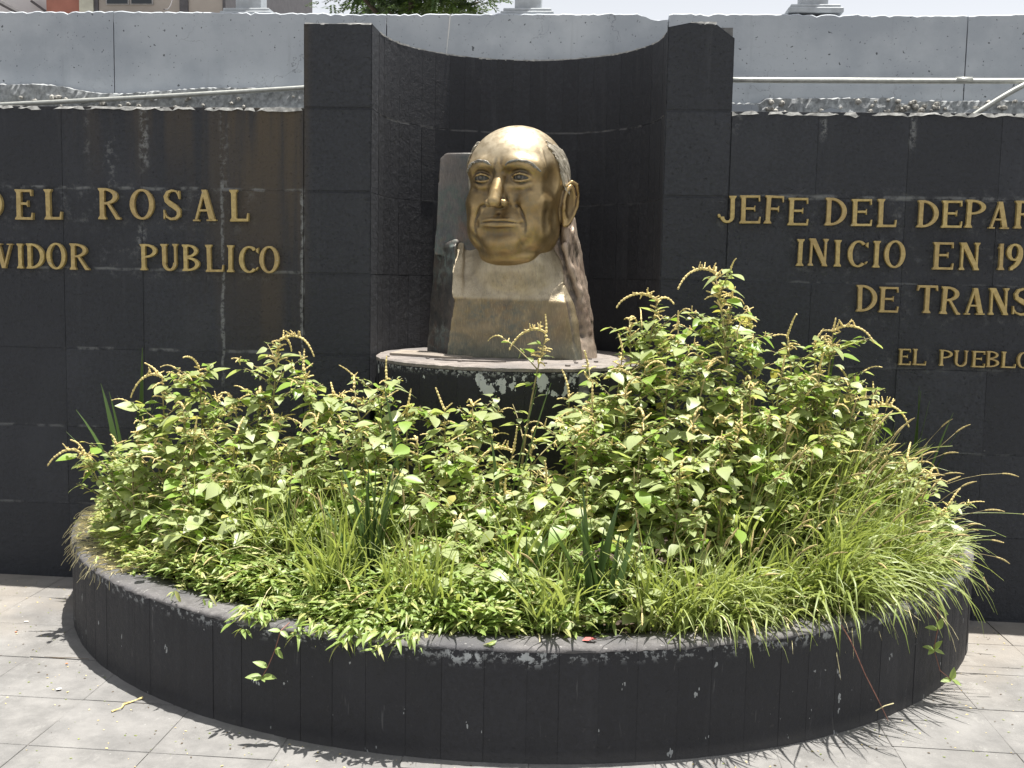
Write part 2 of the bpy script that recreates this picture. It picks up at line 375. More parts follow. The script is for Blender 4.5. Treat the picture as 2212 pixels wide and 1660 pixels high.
def rough_top_strip(name, x0, x1, y0, y1, z, mat, amp=0.006, step=0.03):
    """irregular thin mortar coping"""
    n = int((x1 - x0) / step) + 1
    v, f = [], []
    for i in range(n + 1):
        x = x0 + (x1 - x0) * i / n
        h = z + abs(rng.normal(0, amp)) + 0.002
        j = rng.normal(0, 0.004)
        v += [(x, y0 + j, z - 0.010 + rng.normal(0, .004)), (x, y0 + 0.004 + j, h), (x, y1, h + rng.normal(0, .002)), (x, y1, z - 0.01)]
    for i in range(n):
        a = i * 4; b = a + 4
        f += [(a, b, b + 1, a + 1), (a + 1, b + 1, b + 2, a + 2), (a + 2, b + 2, b + 3, a + 3)]
    return mesh_of(name, v, f, mat)

# ------------------------------------------------------------------ letters
SER = 0.055
def P_stem(x, t=0.17, z0=0.0, z1=1.0, s=SER, s0=True, s1=True):
    a = [(x - t / 2, z0 + 0.13), (x - t / 2, z1 - 0.13)]
    p = []
    if s0: p += [(x - t / 2 - s, z0), (x + t / 2 + s, z0), (x + t / 2 + s, z0 + 0.04), (x + t / 2, z0 + 0.12)]
    else: p += [(x - t / 2, z0), (x + t / 2, z0)]
    if s1: p += [(x + t / 2, z1 - 0.12), (x + t / 2 + s, z1 - 0.04), (x + t / 2 + s, z1), (x - t / 2 - s, z1), (x - t / 2 - s, z1 - 0.04), (x - t / 2, z1 - 0.12)]
    else: p += [(x + t / 2, z1), (x - t / 2, z1)]
    if s0: p += [(x - t / 2, z0 + 0.12), (x - t / 2 - s, z0 + 0.04)]
    return ('poly', p)
def P_bar(x0, x1, z, t=0.085, up=0, term=0.0):
    p = [(x0, z - t / 2), (x1 - 0.05, z - t / 2)]
    if term and up < 0: p += [(x1 - 0.03, z - t / 2 - term), (x1 + 0.015, z - t / 2 - term), (x1 + 0.01, z + t / 2)]
    elif term and up > 0: p += [(x1 + 0.01, z - t / 2), (x1 + 0.03, z + t / 2 + term), (x1 - 0.02, z + t / 2 + term), (x1 - 0.05, z + t / 2)]
    elif term: p += [(x1 - 0.02, z - t / 2 - term * .5), (x1, z - t / 2 - term * .5), (x1, z + t / 2 + term * .5), (x1 - 0.02, z + t / 2 + term * .5), (x1 - 0.05, z + t / 2)]
    else: p += [(x1, z - t / 2), (x1, z + t / 2)]
    p += [(x0, z + t / 2)]
    return ('poly', p)
def P_line(x0, z0, x1, z1, t0, t1=None):
    """slanted stroke, thickness measured horizontally"""
    t1 = t0 if t1 is None else t1
    return ('poly', [(x0 - t0 / 2, z0), (x0 + t0 / 2, z0), (x1 + t1 / 2, z1), (x1 - t1 / 2, z1)])
def P_arc(cx, cz, rx, rz, a0, a1, th, tv, n=20):
    """elliptic band; th = thickness at the sides, tv = at top and bottom"""
    out, inn = [], []
    for i in range(n + 1):
        a = math.radians(a0 + (a1 - a0) * i / n)
        c, s = math.cos(a), math.sin(a)
        out.append((cx + rx * c, cz + rz * s))
        inn.append((cx + (rx - th) * c, cz + (rz - tv) * s))
    return ('band', out, inn, abs(a1 - a0) >= 359.9)
def glyph(ch, w):
    T = 0.155
    L_ = T / 2 + SER
    if ch == 'I': return [P_stem(w / 2, T)]
    if ch == '1': return [P_stem(w * 0.62, T * 0.9, s1=False), ('poly', [(w * .62 - T * .42, 0.93), (w * .62 - T * .42, 0.84), (w * .0, 0.80), (w * 0.0, 0.84)])]
    if ch == 'L': return [P_stem(L_, T), P_bar(L_ + T / 2, w, 0.045, up=1, term=0.17)]
    if ch == 'E': return [P_stem(L_, T), P_bar(L_ + T / 2, w - 0.02, 0.045, up=1, term=0.15), P_bar(L_ + T / 2, w - 0.04, 0.955, up=-1, term=0.13), P_bar(L_ + T / 2, w * 0.74, 0.53, term=0.13)]
    if ch == 'F': return [P_stem(L_, T), P_bar(L_ + T / 2, w - 0.02, 0.955, up=-1, term=0.14), P_bar(L_ + T / 2, w * 0.76, 0.53, term=0.14)]
    if ch == 'T': return [P_stem(w / 2, T, s1=False, z1=0.93), ('poly', [(0, 0.80), (0.05, 0.80), (0.09, 0.91), (w - 0.09, 0.91), (w - 0.05, 0.80), (w, 0.80), (w - 0.02, 1.0), (0.02, 1.0)])]
    if ch == 'J': return [P_stem(w - L_, T, z0=0.22, s0=False), P_arc(w - L_ - 0.24 + T / 2 - 0.02, 0.24, 0.26, 0.24, -178, 0, T - 0.01, 0.09), ('poly', [(0.0, 0.30), (0.03, 0.2), (0.12, 0.2), (0.10, 0.30), (0.04, 0.34)])]
    if ch == 'O': return [P_arc(w / 2, 0.5, w / 2, 0.5, 0, 360, 0.16, 0.075, 36)]
    if ch == 'C': return [P_arc(w * 0.52, 0.5, w * 0.52, 0.5, 48, 312, 0.17, 0.075, 26), ('poly', [(w * .86, 0.80), (w * 1.0, 0.72), (w * 1.0, 0.94), (w * .9, 0.90)]), ('poly', [(w * .86, 0.18), (w * .9, 0.10), (w * 1.0, 0.2), (w * .98, 0.24)])]
    if ch == 'D': return [P_stem(L_, T), P_arc(L_ + T * .3, 0.5, w - L_ - T * .3, 0.5, -90, 90, 0.17, 0.085, 22)]
    if ch in 'PR':
        g = [P_stem(L_, T), P_arc(L_ + T * .4, 0.735, w * (0.98 if ch == 'P' else 0.92) - L_ - T * .4, 0.265, -90, 90, 0.16, 0.08, 16)]
        if ch == 'R': g.append(('poly', [(w * 0.40, 0.50), (w * .55, 0.50), (w * 0.94, 0.09), (w * 1.04, 0.06), (w * 1.04, 0.0), (w * .84, 0.0)]))
        return g
    if ch == 'B': return [P_stem(L_, T), P_arc(L_ + T * .4, 0.755, w * .92 - L_ - T * .4, 0.245, -90, 90, 0.15, 0.075, 14), P_arc(L_ + T * .4, 0.265, w - L_ - T * .4, 0.265, -90, 90, 0.165, 0.08, 14)]
    if ch == 'U': return [P_stem(L_, T, z0=0.3, s0=False), P_stem(w - 0.105, 0.095, z0=0.3, s0=False), P_arc(w / 2 + 0.0, 0.31, w / 2 - SER, 0.31, -180, 0, 0.14, 0.085, 18)]
    if ch == 'N': return [P_stem(0.11, 0.085), P_stem(w - 0.11, 0.085), ('poly', [(0.02, 1.0), (0.02, 0.965), (0.09, 0.9), (w - 0.17, 0.0), (w - 0.05, 0.0), (w - 0.06, 0.14), (0.24, 1.0)])]
    if ch == 'A': return [P_line(0.10, 0.05, w * .49, 0.97, 0.085), P_line(w - 0.15, 0.05, w * .50, 1.0, 0.19, 0.17), P_bar(0.2, w - 0.22, 0.34, 0.07), ('poly', [(0, 0), (0.22, 0), (0.22, 0.05), (0.0, 0.05)]), ('poly', [(w - 0.32, 0), (w, 0), (w, 0.05), (w - 0.32, 0.05)])]
    if ch == 'V': return [P_line(w * .5, 0.0, 0.13, 0.95, 0.17, 0.19), P_line(w * .52, 0.0, w - 0.1, 0.95, 0.085), ('poly', [(0, 0.95), (0.3, 0.95), (0.3, 1), (0, 1)]), ('poly', [(w - .24, 0.95), (w, 0.95), (w, 1), (w - .24, 1)])]
    if ch == 'S':
        pts = []
        cl = [(0.88, 0.80), (0.74, 0.93), (0.50, 0.96), (0.26, 0.90), (0.15, 0.76), (0.20, 0.63), (0.40, 0.53), (0.66, 0.43), (0.86, 0.31), (0.86, 0.16), (0.68, 0.06), (0.42, 0.04), (0.20, 0.10), (0.07, 0.23)]
        th = [0.05, 0.06, 0.075, 0.11, 0.14, 0.15, 0.17, 0.17, 0.15, 0.13, 0.10, 0.08, 0.06, 0.05]
        out, inn = [], []
        cl = [(a * w, b) for a, b in cl]
        for i, (a, b) in enumerate(cl):
            p, q = cl[max(i - 1, 0)], cl[min(i + 1, len(cl) - 1)]
            dx, dz = q[0] - p[0], q[1] - p[1]; L = math.hypot(dx, dz)
            nx, nz = -dz / L, dx / L
            out.append((a + nx * th[i] / 2, b + nz * th[i] / 2)); inn.append((a - nx * th[i] / 2, b - nz * th[i] / 2))
        return [('band', out, inn, False), ('poly', [(w * .80, 0.84), (w * .88, 0.68), (w * .94, 0.68), (w * .93, 0.95), (w * .88, 0.95)]), ('poly', [(w * .02, 0.04), (w * .10, 0.05), (w * .12, 0.16), (w * .08, 0.34), (w * .02, 0.34)])]
    if ch == '9': return [P_arc(w * .5, 0.68, w * .5, 0.32, 0, 360, 0.17, 0.075, 26), P_arc(w * 0.1, 0.62, w * .9, 0.62, -72, 2, 0.18, 0.12, 12), ('poly', [(w * .26, 0.0), (w * .46, 0.02), (w * .40, 0.14), (w * .24, 0.12)])]
    return [P_stem(w / 2, T)]

def t_bronze_letter():
    t = NT('weathered_brass')
    n = t.noise(45, 5, 0.65); n2 = t.noise(6, 3)
    col = t.mix(t.ramp(n, 0.35, 0.7), (0.38, 0.285, 0.11), (0.54, 0.42, 0.17))
    col = t.mix(t.math('MULTIPLY', t.rnd(), 0.35), col, (0.30, 0.20, 0.10))
    vk = t.math('GREATER_THAN', t.noise(55, 3), 0.70)
    col = t.mix(t.math('MULTIPLY', vk, 0.6), col, (0.42, 0.40, 0.33))
    return t.fin(col, t.ramp(n2, 0.3, 0.7, 0.42, 0.6), t.bump(n, 0.35, 0.003), 0.2)
M_letter = t_bronze_letter()

def make_letter(ch, x0, x1, z0, z1, parent):
    H = z1 - z0; w = (x1 - x0) / H
    bm = bmesh.new()
    for i, g in enumerate(glyph(ch, w)):
        dep = 0.021 + 0.0006 * i          # strokes stand at slightly different heights
        tilt = 0
        sub = bmesh.new()
        if g[0] == 'poly':
            vs = [sub.verts.new((p[0] * H, 0, p[1] * H)) for p in g[1]]
            sub.faces.new(vs)
        else:
            o_ = [sub.verts.new((p[0] * H, 0, p[1] * H)) for p in g[1]]; n_ = [sub.verts.new((p[0] * H, 0, p[1] * H)) for p in g[2]]
            N = len(o_)
            for k in range(N - 1):
                if g[3] and k == N - 2: sub.faces.new((o_[k], o_[0], n_[0], n_[k]))
                else: sub.faces.new((o_[k], o_[k + 1], n_[k + 1], n_[k]))
            if g[3]:
                sub.verts.remove(o_[-1]); sub.verts.remove(n_[-1])
        bmesh.ops.recalc_face_normals(sub, faces=sub.faces)
        r = bmesh.ops.extrude_face_region(sub, geom=list(sub.faces))
        fv = [e for e in r['geom'] if isinstance(e, bmesh.types.BMVert)]
        for v in fv: v.co.y -= dep
        ff = set(e for e in r['geom'] if isinstance(e, bmesh.types.BMFace))
        edges = [e for e in r['geom'] if isinstance(e, bmesh.types.BMEdge) and len([f for f in e.link_faces if f in ff]) == 1]
        bmesh.ops.bevel(sub, geom=edges, offset=0.0022 if H > 0.1 else 0.0015, segments=2, affect='EDGES', profile=0.5)
        bmesh.ops.recalc_face_normals(sub, faces=sub.faces)
        tmp = bpy.data.meshes.new('t'); sub.to_mesh(tmp); sub.free(); bm.from_mesh(tmp); bpy.data.meshes.remove(tmp)
    me = from_bm('letter', bm, M_letter)
    o = obj('letter', me, parent, (x0, -0.0035, z0), (rng.normal(0, .006), rng.normal(0, 0.012), 0))
    o['label'] = 'raised brass letter ' + ch if ch.isalpha() else 'raised brass numeral ' + ch
    return o

# ------------------------------------------------------------------ the two wings of dressed stone
def block_mesh(w, h, d, bev=0.0012, jit=0.0003):
    bm = bmesh.new(); bm_box(bm, -w / 2, w / 2, 0, d, -h / 2, h / 2, 0)
    es = [e for e in bm.edges if all(abs(v.co.y) < 1e-6 for v in e.verts)]
    bmesh.ops.bevel(bm, geom=es, offset=bev, segments=2, affect='EDGES', profile=0.6)
    for v in bm.verts: v.co += Vector((rng.normal(0, jit), 0, rng.normal(0, jit)))
    return from_bm('stone_block', bm, None)

def wing(name, xs, label):
    root = tag(empty(name, ((xs[0] + xs[-1]) / 2, 0.1, 0)), label, 'wall')
    ox, oy, oz = root.location
    core = obj('wall_core', box_mesh('wall_core', xs[0] + .001, xs[-1] - .001, 0.0022, 0.30, -0.1, 2.385, M_wall), root, (-ox, -oy, 0))
    meshes = {}
    for r in range(6):
        for i in range(len(xs) - 1):
            w = xs[i + 1] - xs[i] - 0.0016
            key = (round(w, 3), (i + r) % 3)
            if key not in meshes:
                me = block_mesh(w, 0.3984, 0.028); me.materials.append(M_wall); meshes[key] = me
            zc = r * 0.4 + 0.2; h = 0.397
            o = obj('stone_block', meshes[key], root, ((xs[i] + xs[i + 1]) / 2 - ox, rng.normal(0, 0.0012) - oy, zc))
    obj('coping_mortar', rough_top_strip('coping_mortar', xs[0], xs[-1], -0.004, 0.3, 2.395, M_lime, 0.003), root, (-ox, -oy, 0))
    return root
xsL = [-1.058 - 0.408 * k for k in range(11)][::-1]; xsL[-1] = -1.0575
xsR = [1.0025, 1.405] + [1.405 + 0.418 * k for k in range(1, 9)]
wingL = wing('stone_wall', xsL, 'dark painted stone block wall left of the niche with rusty water stains and raised lettering')
wingR = wing('stone_wall', xsR, 'dark painted stone block wall right of the niche behind the tallest weeds with raised lettering')
for root, LT in ((wingL, LETTERS_L), (wingR, LETTERS_R)):
    hold = []
    for (ch, x0, x1, z0, z1) in LT:
        o = make_letter(ch, x0, x1, z0, z1, root)
        o.location = (x0 - root.location.x, -0.0035 - root.location.y, z0)
# a scrap of pale plaster lies on the coping of the left wing
# ------------------------------------------------------------------ niche between the wings
NX, NYC, NR = -0.015, 0.175, 0.705
niche = tag(empty('niche', (NX, 0.2, 0)), 'tall dark concave stone niche rising behind the bronze head between two square pillars', 'niche')
def nloc(): return (-niche.location.x, -niche.location.y, 0)
def pillar(x0, x1, chip):
    for r in range(7):
        z0, z1 = r * 0.4 + 0.0015, (r + 1) * 0.4 - 0.0015
        bm = bmesh.new()
        if chip and r == 6:
            pr = [(x0, z0), (x1, z0), (x1, z1 - 0.062), (x1 - 0.012, z1 - 0.055), (x1 - 0.07, z1 - 0.012), (x1 - 0.085, z1), (x0 + 0.1, z1 + 0.008), (x0, z1 - 0.012)]
            vs = [bm.verts.new((p[0], 0.0, p[1])) for p in pr]
            f = bm.faces.new(vs)
            ex = bmesh.ops.extrude_face_region(bm, geom=[f])
            for v in ex['geom']:
                if isinstance(v, bmesh.types.BMVert): v.co.y += 0.17
            bmesh.ops.recalc_face_normals(bm, faces=bm.faces)
        else:
            bm_box(bm, x0, x1, 0, 0.17, z0, z1)
        es = [e for e in bm.edges if all(v.co.y < 0.01 for v in e.verts)]
        bmesh.ops.bevel(bm, geom=es, offset=0.005, segments=2, affect='EDGES')
        o = obj('stone_block', from_bm('stone_block', bm, M_wall), niche, nloc())
        o.location.y += -0.002 + rng.normal(0, .001)
    x_in0, x_in1 = min(x0, x1), max(x0, x1)
    obj('pillar_core', box_mesh('pillar_core', x_in0 + .002, x_in1 - .002, 0.0012, 0.5, -0.1, 2.79 if not chip else 2.70, M_wall), niche, nloc())
pillar(-1.056, NX - NR - 0.001, False)
pillar(NX + NR + 0.001, 1.001, True)
# gray mortar left in the chipped corner
bm = bmesh.new()
vs = [bm.verts.new(p) for p in ((0.905, 0.03, 2.79), (0.995, 0.03, 2.735), (0.995, 0.03, 2.79), (0.905, 0.16, 2.79), (0.995, 0.16, 2.735), (0.995, 0.16, 2.79))]
for f in ((0, 1, 2), (3, 5, 4), (0, 2, 5, 3), (1, 4, 5, 2), (0, 3, 4, 1)): bm.faces.new([vs[i] for i in f])
M_grayplaster = simple_mat('old_gray_mortar', (0.16, 0.16, 0.155), 0.9, 0, 0.3, 30, 0.6)
obj('mortar_patch', from_bm('mortar_patch', bm, M_grayplaster), niche, nloc())

def arc_piece(cx, cy, r0, r1, a0, a1, z0, z1, gap, n=3, bev=0.002):
    """curved upright slab between radii r0 (visible) and r1"""
    g = gap / max(r0, r1)
    aa = [a0 + g / 2 + (a1 - a0 - g) * i / n for i in range(n + 1)]
    v, f = [], []
    b = bev
    sgn = 1 if r1 > r0 else -1
    for k, a in enumerate(aa):
        c, s = math.cos(a), math.sin(a)
        edge = (k == 0 or k == n)
        rv = r0 + (sgn * b if edge else 0)
        for (r, z) in ((r1, z0), (rv, z0 + b), (rv, z1 - b), (r1, z1)):
            v.append((cx + r * c, cy + r * s, z))
    for k in range(n):
        p = k * 4; q = p + 4
        f += [(p, p + 1, q + 1, q), (p + 1, p + 2, q + 2, q + 1), (p + 2, p + 3, q + 3, q + 2)]
    f += [(0, 3, 2, 1), (n * 4, n * 4 + 1, n * 4 + 2, n * 4 + 3)]
    return v, f
NST = 24
for k in range(NST):
    a0, a1 = PI * k / NST, PI * (k + 1) / NST
    for r in range(3, 7):
        dr = rng.normal(0, 0.0004)
        v, f = arc_piece(NX, NYC, NR + dr, NR + 0.03, a0, a1, r * 0.4 + 0.001, (r + 1) * 0.4 - 0.001 + (rng.normal(0, 0.0015) if r == 6 else 0), 0.0008, 3, 0.0010)
        o = obj('stone_strip', mesh_of('stone_strip', v, f, M_niche), niche, nloc())
def ring_mesh(name, cx, cy, r0, r1, a0, a1, z0, z1, n, mat, jit=0.0):
    v, f = [], []
    for k in range(n + 1):
        a = a0 + (a1 - a0) * k / n
        c, s = math.cos(a), math.sin(a)
        j0, j1, jz = rng.normal(0, jit), rng.normal(0, jit), rng.normal(0, jit * .5)
        for (r, z) in ((r0 + j0, z0), (r0 + j0, z1 + jz), (r1 + j1, z1 + jz), (r1 + j1, z0)): v.append((cx + r * c, cy + r * s, z))
    for k in range(n):
        p = k * 4; q = p + 4
        f += [(p, q, q + 1, p + 1), (p + 1, q + 1, q + 2, p + 2), (p + 2, q + 2, q + 3, p + 3), (p + 3, q + 3, q, p)]
    f += [(0, 1, 2, 3), (n * 4 + 3, n * 4 + 2, n * 4 + 1, n * 4)]
    return mesh_of(name, v, f, mat)
obj('niche_core', ring_mesh('niche_core', NX, NYC, NR + 0.0028, NR + 0.13, 0, PI, -0.1, 2.794, 72, M_niche), niche, nloc())
obj('coping_mortar', ring_mesh('coping_mortar', NX, NYC, NR + 0.002, NR + 0.125, 0.02, PI - 0.02, 2.7945, 2.8035, 110, M_lime, 0.0025), niche, nloc())
obj('coping_mortar', rough_top_strip('coping_mortar', -1.052, -0.725, 0.0, 0.45, 2.7985, M_lime, 0.004), niche, nloc())
obj('coping_mortar', rough_top_strip('coping_mortar', 0.795, 0.915, 0.0, 0.30, 2.8065, M_lime, 0.003), niche, nloc())
# flat reveals of the niche
for sx in (-1, 1):
    pass

# ------------------------------------------------------------------ pedestal
PCX, PCY, PR_ = -0.018, 0.158, 0.690
ped = tag(empty('pedestal', (PCX, PCY, 0)), 'round black painted pedestal with peeling white patches and a worn concrete top under the bust', 'pedestal')
ploc = (-PCX, -PCY, 0)
obj('pedestal_core', ring_mesh('pedestal_core', PCX, PCY, 0.02, PR_ - 0.0030, 0, 2 * PI, -0.1, 1.18, 132, M_ped), ped, ploc)
NS = 22
for k in range(NS):
    a0 = PI * 0.98 + PI * 1.04 * k / NS; a1 = PI * 0.98 + PI * 1.04 * (k + 1) / NS
    v, f = arc_piece(PCX, PCY, PR_ + rng.normal(0, .0008), PR_ - 0.024, a0, a1, 0.2, 1.184, 0.0010, 3, 0.0012)
    obj('stone_strip', mesh_of('stone_strip', v, [q[::-1] for q in f], M_ped), ped, ploc)
def cap_material(name, base, dark):
    t = NT(name)
    n = t.noise(14, 6, 0.7); n2 = t.noise(3.5, 4, 0.6); n3 = t.noise(60, 4, 0.7)
    col = t.mix(t.ramp(n, 0.35, 0.65), tuple(c * .7 for c in base), tuple(c * 1.25 for c in base))
    col = t.mix(t.math('MULTIPLY', t.ramp(n2, 0.45, 0.62), 0.75), col, dark)
    col = t.mix(t.math('MULTIPLY', t.ramp(n3, 0.6, 0.72), 0.5), col, (0.45, 0.44, 0.42))
    return t.fin(col, 0.85, t.bump(t.math('ADD', n, n3), 0.6, 0.006))
M_pedtop = cap_material('worn_concrete_top', (0.22, 0.195, 0.175), (0.14, 0.13, 0.125))
v, f = [], []
N = 120
v.append((PCX, PCY, 1.2075)); 
for k in range(N):
    a = 2 * PI * k / N; j = rng.normal(0, 0.0025)
    if math.sin(a) > -0.05: j = -abs(j)
    for (r, z) in ((PR_ + 0.004 - 0.012 + j, 1.207 + rng.normal(0, .0008)), (PR_ + 0.003 + j, 1.200 + rng.normal(0, .0012)), (PR_ + 0.0025 + j * .5, 1.1855)): v.append((PCX + r * math.cos(a), PCY + r * math.sin(a), z))
for k in range(N):
    p = 1 + 3 * k; q = 1 + 3 * ((k + 1) % N)
    f += [(0, p, q), (p, p + 1, q + 1, q), (p + 1, p + 2, q + 2, q + 1)]
obj('pedestal_top', mesh_of('pedestal_top', v, f, M_pedtop), ped, ploc)
# thin flaked skins of mortar on the pedestal top, left and front of the bust
def flake(pts, z, th, parent, mat, loc):
    n = len(pts); v = [(x, y, z) for x, y in pts] + [(x, y, z + th) for x, y in pts]
    f = [tuple(range(n))[::-1], tuple(range(n, 2 * n))] + [(i, (i + 1) % n, n + (i + 1) % n, n + i) for i in range(n)]
    return obj('mortar_flake', mesh_of('mortar_flake', v, f, mat), parent, loc)
flake([(-0.62, -0.02), (-0.47, -0.09), (-0.33, -0.17), (-0.24, -0.20), (-0.26, -0.14), (-0.20, -0.10), (-0.33, -0.03), (-0.36, 0.05), (-0.47, 0.18), (-0.6, 0.2)], 1.2085, 0.010, ped, cap_material('pale_flake', (0.29, 0.25, 0.20), (0.20, 0.175, 0.15)), ploc)
flake([(-0.36, -0.27), (-0.2, -0.31), (-0.02, -0.30), (-0.1, -0.27), (-0.22, -0.25)], 1.2085, 0.006, ped, M_pedtop, ploc)
for q in range(14):
    a = rng.uniform(PI * 1.1, PI * 1.9); r = rng.uniform(0.4, 0.66); s = rng.uniform(.006, .014)
    x, y = PCX + r * math.cos(a), PCY + r * math.sin(a)
    if abs(x) < .36 and y > -.1: continue
    flake([(x - s, y), (x, y - s * .7), (x + s * .9, y - .2 * s), (x + .3 * s, y + s * .8)], 1.2078, s * .6, ped, M_pedtop, ploc)

# ------------------------------------------------------------------ planter
QX, QY, QR = 0.02, 0.354, 2.207
A0, A1 = PI + math.asin(0.354 / QR) + 0.002, 2 * PI - math.asin(0.354 / QR) - 0.002
planter = tag(empty('planter', (QX, QY, 0)), 'low half round black planter with worn gray rim overflowing with weeds', 'planter')
qloc = (-QX, -QY, 0)
NSP = 50
edges = [A0]
while edges[-1] < A1 - 0.03:
    edges.append(edges[-1] + rng.choice([0.048, 0.055, 0.06, 0.064]))
edges[-1] = A1
for k in range(len(edges) - 1):
    v, f = arc_piece(QX, QY, QR + rng.normal(0, .0012), QR - 0.03, edges[k], edges[k + 1], -0.02, 0.382, 0.0014, 3, 0.0014)
    obj('stone_strip', mesh_of('stone_strip', v, [q[::-1] for q in f], M_curb), planter, qloc)
obj('planter_core', ring_mesh('planter_core', QX, QY, QR - 0.155, QR - 0.0022, A0, A1, -0.05, 0.378, 150, M_curb), planter, qloc)
M_rim = cap_material('worn_painted_rim', (0.12, 0.115, 0.115), (0.055, 0.056, 0.062))
v, f = [], []
N = 260
for k in range(N + 1):
    a = A0 + (A1 - A0) * k / N
    ji, jo, jz = rng.normal(0, .004), rng.normal(0, .0028), rng.normal(0, .001)
    ri = QR - 0.165 + 0.012 * math.sin(a * 9) + ji
    for (r, z) in ((ri, 0.30), (ri, 0.392 + jz), (QR - 0.08, 0.3975 + rng.normal(0, .0008)), (QR - 0.014 + jo, 0.396 + jz), (QR + 0.0015 + jo, 0.388 + jz), (QR + 0.0016, 0.3805 + rng.normal(0, .002))):
        v.append((QX + r * math.cos(a), QY + r * math.sin(a), z))
for k in range(N):
    p = 6 * k; q = p + 6
    f += [(p + i, p + i + 1, q + i + 1, q + i) for i in range(5)]
obj('rim', mesh_of('rim', v, [q[::-1] for q in f], M_rim, True), planter, qloc)
# soil bed
M_soil = simple_mat('dry_soil', (0.060, 0.042, 0.030), 0.95, 0, 0.5, 40, 1.0)
v, f = [], []
nr, na = 26, 80
for i in range(nr + 1):
    r = (QR - 0.14) * i / nr
    for k in range(na + 1):
        a = A0 - 0.05 + (A1 - A0 + 0.1) * k / na
        y = QY + r * math.sin(a); 
        v.append((QX + r * math.cos(a), y, 0.352 + 0.02 * math.sin(9 * r + 3 * a) + rng.normal(0, 0.006) + 0.05 * (1 - i / nr)))
for i in range(nr):
    for k in range(na):
        p = i * (na + 1) + k
        f.append((p, p + 1, p + na + 2, p + na + 1))
so = obj('soil', mesh_of('soil', v, f, M_soil), planter, qloc)

# ------------------------------------------------------------------ pavement
def paving_material():
    t = NT('gray_stone_paving')
    P = t.pos()
    n = t.noise(5, 6, 0.65); n2 = t.noise(45, 5, 0.7); n3 = t.noise(1.4, 3); n4 = t.noise(120, 3, 0.6)
    col = t.mix(t.ramp(n, 0.3, 0.7), (0.145, 0.143, 0.139), (0.235, 0.23, 0.222))
    col = t.mix(t.math('MULTIPLY', t.ramp(n2, 0.5, 0.75), 0.55), col, (0.22, 0.215, 0.21))
    X, Y, Z = t.xyz()
    warm = t.math('MULTIPLY', t.ramp(Y, -1.3, -0.5), t.ramp(n3, 0.35, 0.6))
    col = t.mix(t.math('MULTIPLY', warm, 0.5), col, (0.28, 0.245, 0.20))
    col = t.mix(t.math('MULTIPLY', t.rnd(), 0.16), col, (0.20, 0.20, 0.20))
    dots = t.math('GREATER_THAN', t.noise(75, 2), 0.76)
    col = t.mix(t.math('MULTIPLY', dots, 0.55), col, (0.10, 0.095, 0.09))
    pale = t.math('GREATER_THAN', t.noise(33, 3, 0.6), 0.74)
    col = t.mix(t.math('MULTIPLY', pale, 0.5), col, (0.5, 0.49, 0.47))
    vor = t.n('ShaderNodeTexVoronoi', feature='DISTANCE_TO_EDGE'); vor.inputs['Scale'].default_value = 1.3
    t.l(t.mix(0.25, P, t.n('ShaderNodeTexNoise').outputs['Color']), vor.inputs['Vector'])
    blot = t.ramp(t.noise(2.2, 6, 0.7), 0.42, 0.68)
    col = t.mix(t.math('MULTIPLY', blot, 0.38), col, (0.125, 0.122, 0.118))
    scuff = t.ramp(t.noise(11, 6, 0.8, t.scaled(P, (1, 0.45, 1))), 0.56, 0.72)
    col = t.mix(t.math('MULTIPLY', scuff, 0.4), col, (0.33, 0.325, 0.31))
    crack = t.math('MULTIPLY', t.ramp(vor.outputs['Distance'], 0.008, 0.003), t.ramp(n3, 0.52, 0.6))
    col = t.mix(t.math('MULTIPLY', crack, 0.0), col, (0.08, 0.08, 0.08))
    h = t.math('ADD', t.math('MULTIPLY', n2, 1.0), t.math('MULTIPLY', n4, 0.5))
    return t.fin(col, 0.82, t.bump(h, 0.5, 0.006), 0.0, 0.3)
M_pave = paving_material()
M_grout = simple_mat('paving_joint', (0.17, 0.16, 0.15), 0.95, 0, 0.6, 14, 0.6)
pav = tag(empty('pavement', (0, 0, 0)), kind='structure')
SL = -0.0061
pav.rotation_euler = (0, -math.atan(SL), 0)
gb = obj('joint_bed', mesh_of('joint_bed', [(-60, -60, -0.0035), (60, -60, -0.0035), (60, 90, -0.0035), (-60, 90, -0.0035)], [(0, 1, 2, 3)], M_grout), pav)
pm = []
for q in range(5):
    bm = bmesh.new(); bm_box(bm, -0.2087, 0.2087, -0.1962, 0.1962, -0.03, 0.0)
    es = [e for e in bm.edges if all(v.co.z > -1e-6 for v in e.verts)]
    bmesh.ops.bevel(bm, geom=es, offset=0.0018, segments=1, affect='EDGES')
    for v in bm.verts: v.co += Vector((rng.normal(0, .0012), rng.normal(0, .0012), 0))
    pm.append(from_bm('paving_slab', bm, M_pave))
for j in range(-11, 1):
    yc = -0.35 + 0.0 + 0.2 + j * 0.395 + 0.0
    for i in range(-11, 12):
        xc = 0.42 * i
        if (xc - QX) ** 2 + (yc - QY) ** 2 < (QR - 0.42) ** 2: continue
        if abs(xc) > 3.4 and abs(j) > 13: continue
        o = obj('paving_slab', pm[int(rng.integers(5))], pav, (xc, yc, rng.normal(0, .0009)), (rng.normal(0, .001), rng.normal(0, .001), 0))
# ground sheet far around
M_ground = simple_mat('far_asphalt', (0.13, 0.13, 0.125), 0.9)
gr = obj('ground', mesh_of('ground', [(-400, -400, -0.06), (400, -400, -0.06), (400, 600, -0.06), (-400, 600, -0.06)], [(0, 1, 2, 3)], M_ground))
tag(gr, kind='structure')
